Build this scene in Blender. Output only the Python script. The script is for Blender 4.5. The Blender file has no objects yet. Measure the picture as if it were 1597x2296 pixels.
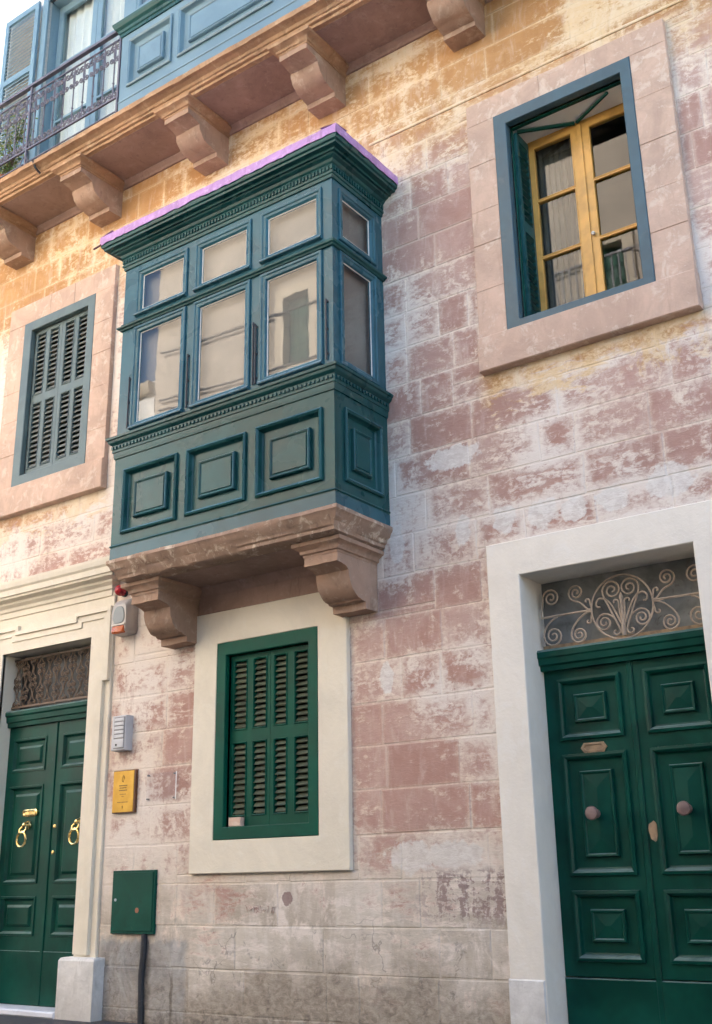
import bpy, math, random
from mathutils import Matrix, Vector
R = math.radians
random.seed(7)
scn = bpy.context.scene
col = scn.collection

# ------------------------------------------------------------------ camera
CAM = Vector((8.0, -6.8, 1.05))
def cam_axes(yaw, pitch, roll):
    f = Vector((math.sin(yaw)*math.cos(pitch), math.cos(yaw)*math.cos(pitch), math.sin(pitch)))
    r = Vector((math.cos(yaw), -math.sin(yaw), 0)); u = r.cross(f)
    return math.cos(roll)*r+math.sin(roll)*u, -math.sin(roll)*r+math.cos(roll)*u, f
rx, ux, fx = cam_axes(R(-35.33), R(18.59), R(-1.02))
cd = bpy.data.cameras.new('camera'); cam = bpy.data.objects.new('camera', cd); col.objects.link(cam)
cd.sensor_fit = 'VERTICAL'; cd.sensor_height = 36; cd.lens = 36*2460.1/2296
cd.clip_start = .05; cd.clip_end = 3000
cam.matrix_world = Matrix(((rx.x, ux.x, -fx.x, CAM.x), (rx.y, ux.y, -fx.y, CAM.y), (rx.z, ux.z, -fx.z, CAM.z), (0, 0, 0, 1)))
scn.camera = cam

# ------------------------------------------------------------------ sky, sun, exposure
SUN_EL, SUN_AZ = 30, -14          # sun stands behind the house (+y), azimuth measured from +y towards +x
w = bpy.data.worlds.new('World'); scn.world = w; w.use_nodes = True
nt = w.node_tree; bg = nt.nodes['Background']
sky = nt.nodes.new('ShaderNodeTexSky'); sky.sky_type = 'NISHITA'; sky.sun_disc = False
sky.sun_elevation = R(SUN_EL); sky.sun_rotation = R(SUN_AZ)
sky.air_density = 1.0; sky.dust_density = 2.0; sky.ozone_density = 1.0
nt.links.new(sky.outputs[0], bg.inputs[0]); bg.inputs[1].default_value = .15
sd = bpy.data.lights.new('sun', 'SUN'); sun = bpy.data.objects.new('sun', sd); col.objects.link(sun)
sd.energy = 5.0; sd.angle = R(.53); sd.color = (1, .955, .89)
to_sun = Vector((math.sin(R(SUN_AZ))*math.cos(R(SUN_EL)), math.cos(R(SUN_AZ))*math.cos(R(SUN_EL)), math.sin(R(SUN_EL))))
sun.rotation_euler = to_sun.to_track_quat('Z', 'Y').to_euler()
vs = scn.view_settings; vs.view_transform = 'Standard'; vs.look = 'None'; vs.gamma = 1; vs.use_curve_mapping = False
vs.exposure = 2.34
scn.render.engine = 'CYCLES'
cy = scn.cycles; cy.use_denoising = True; cy.max_bounces = 5; cy.diffuse_bounces = 3; cy.glossy_bounces = 3
cy.use_adaptive_sampling = True; cy.adaptive_threshold = .035; cy.use_light_tree = False
cy.transparent_max_bounces = 12; cy.sample_clamp_indirect = 6

# ------------------------------------------------------------------ node helper
class G:
    def __init__(s, name, rough=.6, metal=0, spec=.5):
        s.m = bpy.data.materials.new(name); s.m.use_nodes = True
        s.t = s.m.node_tree; s.b = s.t.nodes['Principled BSDF']
        s.b.inputs['Roughness'].default_value = rough; s.b.inputs['Metallic'].default_value = metal
        s.b.inputs['Specular IOR Level'].default_value = spec
        s._p = None
    def put(s, sock, v):
        if isinstance(v, bpy.types.NodeSocket): s.t.links.new(v, sock)
        elif isinstance(v, (tuple, list)):
            n = len(sock.default_value); sock.default_value = tuple(v)+((1,) if n == 4 and len(v) == 3 else ())
        else: sock.default_value = v
    def node(s, ty, **kw):
        n = s.t.nodes.new(ty)
        for k, v in kw.items(): setattr(n, k, v)
        return n
    def pos(s):
        if s._p is None: s._p = s.node('ShaderNodeNewGeometry').outputs['Position']
        return s._p
    def xyz(s):
        n = s.node('ShaderNodeSeparateXYZ'); s.put(n.inputs[0], s.pos()); return n.outputs[0], n.outputs[1], n.outputs[2]
    def ma(s, op, a, b=0, c=0, clamp=False):
        n = s.node('ShaderNodeMath', operation=op, use_clamp=clamp)
        for i, v in enumerate((a, b, c)): s.put(n.inputs[i], v)
        return n.outputs[0]
    def mix(s, f, a, b, blend='MIX'):
        n = s.node('ShaderNodeMix', data_type='RGBA', blend_type=blend)
        s.put(n.inputs[0], f); s.put(n.inputs[6], a); s.put(n.inputs[7], b); return n.outputs[2]
    def vscale(s, sc, rot=(0, 0, 0)):
        n = s.node('ShaderNodeMapping'); s.put(n.inputs['Vector'], s.pos()); n.inputs['Scale'].default_value = sc; n.inputs['Rotation'].default_value = rot
        return n.outputs[0]
    def noise(s, scale, detail=4, rough=.55, dist=0, vec=None):
        n = s.node('ShaderNodeTexNoise')
        s.put(n.inputs['Vector'], vec if vec is not None else s.pos()); n.inputs['Scale'].default_value = scale
        n.inputs['Detail'].default_value = detail; n.inputs['Roughness'].default_value = rough; n.inputs['Distortion'].default_value = dist
        return n.outputs[0]
    def ss(s, x, a, b, lo=0, hi=1):
        n = s.node('ShaderNodeMapRange', interpolation_type='SMOOTHSTEP')
        s.put(n.inputs[0], x); n.inputs[1].default_value = a; n.inputs[2].default_value = b
        n.inputs[3].default_value = lo; n.inputs[4].default_value = hi; return n.outputs[0]
    def bump(s, h, strength=.3, dist=.01):
        n = s.node('ShaderNodeBump'); n.inputs['Strength'].default_value = strength; n.inputs['Distance'].default_value = dist
        s.put(n.inputs['Height'], h); s.t.links.new(n.outputs[0], s.b.inputs['Normal'])
    def color(s, c): s.put(s.b.inputs['Base Color'], c)
    def rough(s, r): s.put(s.b.inputs['Roughness'], r)

def paint(name, base, var=.12, rough=.45, bump=.15, dirt=None, scale=3, spec=.5, dirt_amt=.5, chip=None, ledge_light=None, ledge_light_amt=.6):
    """brushed or weathered paint: tone varies softly, brush grain in the relief, dirt, chips, skylight on ledges painted in as a dusty tint"""
    g = G(name, rough, spec=spec)
    n = g.noise(scale, 3, .6, .4)
    lo = tuple(v*(1-var) for v in base); hi = tuple(min(1, v*(1+var)) for v in base)
    c = g.mix(g.ss(n, .3, .7), lo, hi)
    if dirt:
        d = g.ss(g.noise(scale*2.3, 5, .72, .8), .56, .74); c = g.mix(g.ma('MULTIPLY', d, dirt_amt), c, dirt)
    if chip:
        c = g.mix(g.ss(g.noise(scale*5, 4, .7, .3), .70, .73), c, chip)
    if ledge_light:
        nz = g.node('ShaderNodeSeparateXYZ'); g.put(nz.inputs[0], g.node('ShaderNodeNewGeometry').outputs['True Normal'])
        c = g.mix(g.ma('MULTIPLY', g.ss(nz.outputs[2], .25, .7), g.ss(g.noise(scale*4, 3, .6), .25, .6, ledge_light_amt*.5, ledge_light_amt)), c, ledge_light)  # lighter tint on upward faces: skylight on ledges put into the colour
    g.color(c); g.rough(g.ss(n, .2, .8, rough-.08, rough+.1))
    if bump: g.bump(g.noise(25, 3, .65, vec=g.vscale((1, 1, .25))), bump*1.2, .004)
    return g.m

def stone(name, base, pale, dark, wear=.5, stain=.5, scale=2.6, splash=False, rough=.87, var=1.0):
    """washed stone: soft tone, pale scuffs and chips, dark runs, grime"""
    g = G(name, rough, spec=.2)
    n = g.noise(scale, 5, .66, .6); m = g.noise(scale*3.1, 6, .72, .5); f = g.noise(24, 4, .7)
    run = g.noise(6, 4, .65, .3, g.vscale((3.2, 3.2, .55)))
    c = g.mix(g.ss(n, .28, .72), tuple(v*(1-.18*var) for v in base), tuple(min(1, v*(1+.14*var)) for v in base))
    c = g.mix(g.ss(m, .52, .66, 0, wear), c, pale)
    c = g.mix(g.ss(run, .54, .74, 0, stain), c, dark)
    c = g.mix(g.ss(f, .66, .71, 0, wear), c, pale)
    c = g.mix(g.ss(g.noise(40, 3, .7), .68, .73, 0, stain), c, dark)
    if splash:
        z = g.xyz()[2]
        c = g.mix(g.ss(g.ma('ADD', z, g.ma('MULTIPLY', m, .5)), .75, .25, 0, .55), c, dark)
    g.color(c)
    g.bump(g.ma('ADD', g.ma('MULTIPLY', m, .9), g.ma('MULTIPLY', f, .4)), .45, .012)
    return g.m

M = {}
M['teal'] = paint('teal paint', (.013, .070, .070), .2, .28, .16, (.010, .042, .048), 2.2, dirt_amt=.4, spec=.27, ledge_light=(.15, .27, .34), ledge_light_amt=.65)
M['teal_frame'] = paint('blue grey frame paint', (.052, .10, .125), .14, .45, .18, (.10, .13, .14), 3, ledge_light=(.2, .25, .28), ledge_light_amt=.4)
M['grey_teal'] = paint('faded grey teal paint', (.105, .145, .145), .16, .5, .2, (.16, .18, .17), 3)
M['teal_blue'] = paint('blue teal sash paint', (.030, .10, .125), .18, .26, .16, (.02, .06, .07), 2.2, dirt_amt=.4, spec=.3, ledge_light=(.22, .34, .42), ledge_light_amt=.65)
M['pale_teal'] = paint('pale blue paint', (.15, .245, .30), .1, .36, .12, (.11, .18, .22), 2, ledge_light=(.34, .42, .48), ledge_light_amt=.4)
M['green'] = paint('dark green door paint', (.002, .053, .037), .26, .38, .25, (.004, .034, .025), 2.5, chip=(.02, .085, .06), spec=.16, ledge_light=(.20, .27, .25), ledge_light_amt=.7)
M['green_shutter'] = paint('green shutter paint', (.002, .074, .045), .18, .45, .18, (.004, .05, .034), 3, spec=.15, ledge_light=(.12, .18, .14), ledge_light_amt=.4)
M['white_cream'] = stone('off white limewash', (.82, .755, .66), (.84, .80, .74), (.60, .54, .47), .4, .10, 1.6, True, var=.35)
M['cream'] = stone('cream limewash', (.78, .70, .565), (.83, .77, .66), (.60, .51, .40), .4, .12, 1.8, True, var=.4)
M['white_stone'] = stone('whitewashed stone', (.74, .71, .67), (.82, .80, .77), (.40, .37, .34), .5, .4, 3, True)
M['ochre_wood'] = paint('ochre varnished wood', (.65, .345, .085), .16, .38, .12, (.45, .22, .05), 4)
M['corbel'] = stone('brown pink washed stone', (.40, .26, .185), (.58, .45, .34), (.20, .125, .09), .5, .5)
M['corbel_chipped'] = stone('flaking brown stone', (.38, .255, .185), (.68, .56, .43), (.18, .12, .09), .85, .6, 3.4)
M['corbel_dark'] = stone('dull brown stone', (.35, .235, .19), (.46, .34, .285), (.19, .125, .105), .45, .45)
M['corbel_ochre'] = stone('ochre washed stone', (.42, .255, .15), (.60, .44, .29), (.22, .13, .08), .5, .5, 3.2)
M['pink_stone'] = stone('pink washed stone', (.585, .41, .315), (.74, .62, .51), (.40, .26, .19), .6, .35, 2.4)
M['limewash'] = paint('pale limewashed wall', (.82, .80, .76), .04, .85, .3, (.66, .62, .56), 1.5, .15, .3)
M['iron'] = paint('black iron', (.12, .11, .14), .2, .45, .2, (.09, .07, .06), 8)
M['old_iron'] = paint('bare beige painted iron', (.43, .335, .25), .15, .7, .3, (.25, .17, .11), 12)
M['rust_iron'] = paint('dark brown iron', (.13, .085, .055), .2, .6, .3, (.2, .13, .08), 14)
M['membrane'] = stone('lilac roofing membrane', (.50, .28, .53), (.68, .48, .70), (.26, .13, .24), .6, .5, 7, rough=.6)
M['steel'] = paint('grey steel paint', (.50, .50, .52), .06, .35, .05, None, 6)
M['steel_dark'] = paint('side of grey case', (.22, .21, .21), .06, .4, .05, None, 6)
M['black'] = paint('black plastic', (.02, .02, .022), .1, .4, .05, None, 6)
M['alarm_case'] = paint('sun yellowed grey plastic', (.42, .38, .35), .06, .4, .05, (.3, .26, .23), 8)
M['alarm_grille'] = paint('grey green plastic', (.22, .24, .24), .06, .4, .05, None, 8)
M['orange_lens'] = paint('orange plastic lens', (.50, .10, .02), .1, .25, .05, None, 8)
M['red_lens'] = paint('red plastic lens', (.42, .012, .02), .2, .3, .1, None, 20)
M['meter_green'] = paint('green enamel', (.003, .064, .042), .16, .42, .1, (.006, .04, .028), 4, chip=(.03, .085, .06), spec=.18)
M['asphalt'] = paint('asphalt', (.055, .053, .055), .25, .85, .9, (.09, .085, .08), 6)
M['marble'] = paint('pale marble', (.72, .73, .78), .06, .4, .15, (.5, .5, .52), 5)
M['interior'] = paint('interior plaster', (.30, .24, .19), .1, .85, .2, None, 2)
M['blind'] = paint('dim beige curtain', (.22, .185, .16), .15, .85, .0, (.15, .12, .10), 1.5)
M['curtain'] = paint('white cloth and sky stand-in', (.86, .85, .82), .04, .85, .3, None, 2)
M['net'] = paint('brown net curtain', (.15, .115, .085), .12, .85, .2, None, 3)
M['dirty_board'] = paint('dusty fanlight board', (.20, .20, .185), .3, .75, .4, (.09, .075, .06), 5, dirt_amt=.9)
M['putty'] = paint('old white putty', (.62, .58, .52), .1, .75, .3, None, 9)
M['faded_slat'] = paint('sun faded olive slats', (.085, .10, .062), .25, .6, .2, (.14, .12, .08), 6)
M['grey_slat'] = paint('dusty grey slats', (.17, .185, .17), .2, .6, .2, (.10, .11, .11), 6)
M['bare_wood'] = paint('bare worn wood', (.36, .24, .14), .25, .75, .5, (.15, .1, .06), 14)
M['clay'] = paint('clay', (.33, .14, .08), .1, .8, .3, None, 6)
M['soil'] = paint('soil', (.05, .035, .025), .2, .95, .8, None, 20)
M['bark'] = paint('bark', (.09, .065, .04), .2, .9, .6, None, 20)
M['tar'] = paint('black conduit', (.03, .03, .035), .2, .6, .3, (.12, .12, .13), 14)
M['scrawl'] = paint('red brown chalk', (.44, .30, .25), .2, .9, .4, None, 30)
M['wood_backing'] = paint('varnished plaque board', (.13, .05, .02), .15, .4, .1, None, 8)
M['plaque_ink'] = paint('dark engraving', (.10, .06, .02), .1, .6, 0, None, 8)
M['opposite'] = stone('tan limestone', (.50, .43, .355), (.57, .50, .42), (.34, .28, .225), .5, .45, .8)
M['opposite_trim'] = paint('pale limestone trim', (.68, .58, .45), .08, .9, .4, (.5, .42, .33), 1.2, .15, .5)
M['knob_stone'] = paint('worn copper knob', (.20, .13, .115), .2, .5, .2, None, 15)
M['brown_paint'] = paint('oxblood metal', (.10, .025, .025), .1, .5, .1, None, 6)

g = G('polished brass', .22, 1); g.color(g.mix(g.ss(g.noise(18, 4), .35, .7), (.80, .60, .27), (.62, .43, .16)))
g.rough(g.ss(g.noise(30, 3), .3, .7, .14, .34)); M['brass'] = g.m
g = G('plaque brass', .42, .55); g.color(g.mix(g.ss(g.noise(9, 4), .3, .7), (.56, .33, .05), (.45, .25, .03))); M['plaque'] = g.m

def glass(name, tint=(.9, .93, .93), refl=1.0):
    g = G(name); t = g.t; t.nodes.remove(g.b)
    tr = g.node('ShaderNodeBsdfTransparent'); tr.inputs[0].default_value = (*tint, 1)
    gl = g.node('ShaderNodeBsdfGlossy'); gl.inputs['Roughness'].default_value = .015
    fr = g.node('ShaderNodeFresnel'); fr.inputs['IOR'].default_value = 1.52
    bp = g.node('ShaderNodeBump'); bp.inputs['Strength'].default_value = .025; bp.inputs['Distance'].default_value = .02
    g.put(bp.inputs['Height'], g.noise(2.2, 2, .5)); t.links.new(bp.outputs[0], gl.inputs['Normal'])
    mx = g.node('ShaderNodeMixShader'); geo = g.node('ShaderNodeNewGeometry'); g.put(mx.inputs[0], g.ma('MULTIPLY', g.ma('MULTIPLY', fr.outputs[0], refl), g.ma('SUBTRACT', 1, geo.outputs['Backfacing']), clamp=True))
    t.links.new(tr.outputs[0], mx.inputs[1]); t.links.new(gl.outputs[0], mx.inputs[2])
    t.links.new(mx.outputs[0], t.nodes['Material Output'].inputs[0]); return g.m
M['glass'] = glass('window glass', (.86, .89, .88), 1.35)
M['acrylic'] = glass('clear acrylic', (.97, .97, .98), 1)

g = G('leaves', .5); oi = g.noise(14, 2, .5)
g.color(g.mix(g.ss(oi, .35, .65), (.08, .16, .03), (.26, .30, .05))); M['leaf'] = g.m

def wall_material():
    """ashlar under a worn pink wash: lime shows along the joints and in scuffed patches,
    ochre wash survives where the balcony and sills keep the rain off, bare grey stone at the foot"""
    g = G('worn pink wash on stone', .9, spec=.2)
    x, y, z = g.xyz()
    u1 = g.node('ShaderNodeUVMap', uv_map='lo'); u2 = g.node('ShaderNodeUVMap', uv_map='hi')
    a = g.node('ShaderNodeSeparateXYZ'); g.put(a.inputs[0], u1.outputs[0])
    b = g.node('ShaderNodeSeparateXYZ'); g.put(b.inputs[0], u2.outputs[0])
    e = g.ma('MINIMUM', g.ma('MINIMUM', a.outputs[0], a.outputs[1]), g.ma('MINIMUM', b.outputs[0], b.outputs[1]))
    rnd = g.node('ShaderNodeObjectInfo').outputs['Random']
    big = g.noise(.75, 2, .5); mid = g.noise(2.6, 5, .68, .9)
    stroke = g.noise(4.2, 6, .74, .35, g.vscale((.8, 1, 2.6), (0, R(-9), 0)))
    raw = stroke
    blot = g.noise(5.2, 5, .7, .5, g.vscale((1.15, 1, .85), (0, .5, 0)))
    sel = g.ss(g.noise(.9, 1, .5, 0, g.vscale((1, 1, .8), (0, 1.1, 0))), .42, .58)
    mx = g.node('ShaderNodeMix', data_type='FLOAT'); g.put(mx.inputs[0], sel); g.put(mx.inputs[2], stroke); g.put(mx.inputs[3], blot); stroke = mx.outputs[0]
    drip = g.noise(5, 4, .66, .5, g.vscale((2.4, 1, .7)))
    fine = g.noise(17, 5, .72, .5, g.vscale((1, 1, 1.5), (0, R(20), 0))); 
    low = g.ss(g.ma('ADD', z, g.ma('MULTIPLY', mid, .9)), 1.95, 1.15)             # bare foot of the wall
    left = g.ss(g.ma('ADD', x, g.ma('MULTIPLY', mid, .8)), 2.3, 1.0)
    # ochre where sheltered
    zo = g.ma('ADD', z, g.ma('MULTIPLY', g.ma('SUBTRACT', stroke, .5), 1.5))
    och = g.ss(zo, 6.45, 7.35)
    sill = g.ma('MULTIPLY', g.ma('MULTIPLY', g.ss(zo, 4.40, 4.58), g.ss(z, 4.74, 4.70)), g.ma('MULTIPLY', g.ss(x, 4.3, 4.5), g.ss(x, 6.2, 6.05)))
    sill2 = g.ma('MULTIPLY', g.ma('MULTIPLY', g.ss(zo, 4.45, 4.62), g.ss(z, 4.76, 4.72)), g.ss(x, .3, .15))
    och = g.ma('ADD', och, g.ma('ADD', sill, g.ma('MULTIPLY', sill2, .7)), clamp=True)
    # wash
    big2 = g.noise(.55, 2, .5, 0, g.vscale((1, 1, 1), (0, .6, 0)))
    tone = g.ma('ADD', g.ma('MULTIPLY', mid, .75), g.ma('MULTIPLY', rnd, .22))
    pink = g.mix(g.ss(tone, .3, .75), (.45, .262, .21), (.575, .40, .335))
    ochc = g.mix(g.ss(tone, .3, .75), (.44, .235, .10), (.58, .345, .165))
    pink = g.mix(g.ss(big2, .42, .62, 0, .6), pink, g.mix(g.ss(tone, .3, .75), (.385, .235, .195), (.51, .365, .31)))
    wash = g.mix(och, pink, ochc)
    lime = g.mix(g.ss(big, .35, .65), (.78, .65, .52), (.78, .70, .625))
    lime = g.mix(och, lime, g.mix(g.ss(mid, .35, .65), (.73, .545, .33), (.76, .63, .46)))
    # where the lime shows
    ew = g.ma('ADD', g.ma('MULTIPLY', g.ma('SUBTRACT', stroke, .5), .42), g.ma('MULTIPLY', g.ma('SUBTRACT', fine, .5), .16))
    edge = g.ss(g.ma('ADD', e, ew), .075, -.01)
    worn = g.ma('MULTIPLY', g.ma('SUBTRACT', stroke, .515), 6.0)
    worn = g.ma('ADD', worn, g.ma('MULTIPLY', g.ma('SUBTRACT', fine, .5), 4.6))
    worn = g.ma('ADD', worn, g.ma('MULTIPLY', g.ma('SUBTRACT', big, .48), 4.5))
    worn = g.ma('ADD', worn, g.ma('MULTIPLY', g.ma('SUBTRACT', rnd, .5), .5))
    worn = g.ma('ADD', worn, g.ma('MULTIPLY', edge, g.ma('ADD', .1, g.ma('MULTIPLY', big, 1.3))))
    worn = g.ma('ADD', worn, g.ma('MULTIPLY', left, g.ma('SUBTRACT', .5, g.ma('MULTIPLY', och, .75))))
    worn = g.ma('ADD', worn, g.ma('MULTIPLY', low, .75))
    worn = g.ss(worn, -.25, 1.05, 0, .95)
    line = g.ss(g.ma('ADD', e, g.ma('ADD', g.ma('MULTIPLY', g.ma('SUBTRACT', fine, .5), .05), g.ma('MULTIPLY', g.ma('SUBTRACT', mid, .5), .05))), .024, .004, 0, .3)
    worn = g.ma('MAXIMUM', worn, line)
    c = g.mix(worn, wash, lime)
    # thin washed-out veil
    c = g.mix(g.ss(drip, .48, .78, 0, .34), c, (.76, .66, .58))
    c = g.mix(g.ma('MULTIPLY', g.ss(fine, .57, .70), .35), c, g.mix(och, (.40, .21, .165), (.40, .19, .065)))
    c = g.mix(g.ss(g.noise(4.5, 5, .7, .4, g.vscale((3, 1, .45))), .56, .76, 0, .4), c, g.mix(och, (.34, .21, .165), (.36, .19, .07)))
    # filler patches over the door and scuffed white places
    patches = [(4.50, 3.52, .085, .10), (4.80, 3.50, .115, .11), (5.06, 3.49, .10, .09), (5.34, 3.50, .12, .09), (5.74, 3.54, .16, .12),
               (4.15, 3.50, .06, .12), (3.56, 3.5, .07, .14), (3.44, 2.48, .06, .11), (3.95, 1.21, .22, .09), (4.1, 4.1, .22, .09), (3.6, 1.2, .2, .1)]
    jit = g.ma('MULTIPLY', g.ma('SUBTRACT', g.noise(11, 5, .65), .5), 1.7)
    pm = None
    for px, pz, ax, az in patches:
        dx = g.ma('DIVIDE', g.ma('SUBTRACT', x, px), ax); dz = g.ma('DIVIDE', g.ma('SUBTRACT', z, pz), az)
        d = g.ma('ADD', g.ma('SQRT', g.ma('ADD', g.ma('MULTIPLY', dx, dx), g.ma('MULTIPLY', dz, dz))), jit)
        pm = d if pm is None else g.ma('MINIMUM', pm, d)
    c = g.mix(g.ss(pm, 1.12, .9, 0, .82), c, g.mix(g.ss(fine, .35, .65), (.68, .63, .575), (.80, .76, .71)))
    # bare stone at the foot
    stone = g.mix(g.ss(g.ma('ADD', g.ma('MULTIPLY', mid, .7), g.ma('MULTIPLY', rnd, .35)), .3, .8), (.46, .39, .315), (.64, .57, .485))
    foot = g.ss(g.ma('ADD', z, g.ma('ADD', g.ma('MULTIPLY', rnd, .35), g.ma('MULTIPLY', mid, .6))), 1.05, .72)
    stone = g.mix(g.ss(drip, .45, .7, 0, .6), stone, (.72, .66, .60))
    stone = g.mix(g.ma('MULTIPLY', foot, .85), stone, g.mix(g.ss(fine, .3, .7), (.29, .24, .19), (.49, .42, .345)))
    c = g.mix(g.ma('MULTIPLY', low, g.ss(stroke, .40, .54, 0, 1)), c, stone)
    c = g.mix(g.ma('MULTIPLY', foot, .85), c, stone)
    # flaking purple brown remains near the door and a blotch under the window
    rem = g.ma('MULTIPLY', g.ma('MULTIPLY', g.ss(x, 3.45, 3.9), g.ma('MULTIPLY', g.ss(z, .72, .84), g.ss(z, 1.16, 1.06))), 1)
    rem = g.ma('MULTIPLY', rem, g.ss(g.ma('ADD', g.ma('MULTIPLY', fine, .55), g.ma('MULTIPLY', drip, .5)), .50, .58))
    bx_ = g.ma('DIVIDE', g.ma('SUBTRACT', x, 2.486), .055); bz_ = g.ma('DIVIDE', g.ma('SUBTRACT', z, .938), .05)
    bl = g.ss(g.ma('ADD', g.ma('SQRT', g.ma('ADD', g.ma('MULTIPLY', bx_, bx_), g.ma('MULTIPLY', bz_, bz_))), jit), 1.0, .85)
    c = g.mix(g.ma('MULTIPLY', g.ma('MAXIMUM', rem, bl), .8), c, (.25, .16, .15))
    # cement render by the meter box
    cem = g.ma('MULTIPLY', g.ma('MULTIPLY', g.ss(x, .40, .5), g.ss(g.ma('ADD', x, g.ma('MULTIPLY', jit, .08)), 1.50, 1.42)), g.ss(g.ma('ADD', z, g.ma('MULTIPLY', jit, .12)), .66, .58))
    c = g.mix(g.ma('MULTIPLY', cem, .9), c, g.mix(g.ss(mid, .35, .65), (.24, .235, .23), (.47, .46, .45)))
    # cracks in the bare stone
    vo = g.node('ShaderNodeTexVoronoi', feature='DISTANCE_TO_EDGE'); vo.inputs['Scale'].default_value = 1.7
    dv = g.node('ShaderNodeVectorMath', operation='MULTIPLY_ADD'); nz = g.node('ShaderNodeTexNoise'); g.put(nz.inputs['Vector'], g.pos()); nz.inputs['Scale'].default_value = 6; nz.inputs['Detail'].default_value = 3
    g.put(dv.inputs[0], nz.outputs[1]); dv.inputs[1].default_value = (.35, .35, .35); g.put(dv.inputs[2], g.vscale((1, 1, 1.6))); g.put(vo.inputs['Vector'], dv.outputs[0])
    crack = g.ma('MULTIPLY', g.ss(vo.outputs[0], .012, .003), g.ma('MULTIPLY', g.ss(mid, .54, .60), g.ss(z, 1.1, .6)))
    c = g.mix(g.ma('MULTIPLY', crack, .5), c, (.16, .13, .11))
    dk = g.ma('ABSOLUTE', g.ma('ADD', g.ma('SUBTRACT', x, 1.31), g.ma('MULTIPLY', jit, .03)))
    dk2 = g.ma('ABSOLUTE', g.ma('ADD', g.ma('SUBTRACT', x, 1.0), g.ma('MULTIPLY', jit, .06)))
    c = g.mix(g.ma('MULTIPLY', g.ma('MAXIMUM', g.ma('MULTIPLY', g.ss(dk, .022, .006), g.ss(z, .42, .30)), g.ma('MULTIPLY', g.ss(dk2, .09, .03, 0, .8), g.ss(z, .68, .6))), .85), c, (.055, .052, .055))
    # soot and rising damp
    c = g.mix(g.ma('MULTIPLY', g.ss(g.ma('ADD', z, g.ma('MULTIPLY', fine, .3)), .30, .08), .75), c, (.12, .115, .12))
    dz = g.ma('ADD', z, g.ma('MULTIPLY', g.ma('SUBTRACT', g.noise(2.1, 4, .7, .6), .5), 1.5))
    c = g.mix(g.ss(dz, .62, .18, 0, .5), c, g.mix(g.ss(fine, .35, .65), (.20, .165, .125), (.38, .32, .25)))
    c = g.mix(g.ma('MULTIPLY', g.ss(g.noise(7, 5, .75, .4), .56, .66), g.ss(z, .9, .5, 0, .55)), c, (.15, .13, .115))
    c = g.mix(g.ss(g.noise(46, 3, .7), .66, .72, 0, .35), c, (.24, .17, .14))
    g.color(c)
    h = g.ma('ADD', g.ma('MULTIPLY', fine, .7), g.ma('MULTIPLY', raw, 1.1))
    g.bump(h, .5, .012)
    return g.m
M['wall'] = wall_material()

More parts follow.
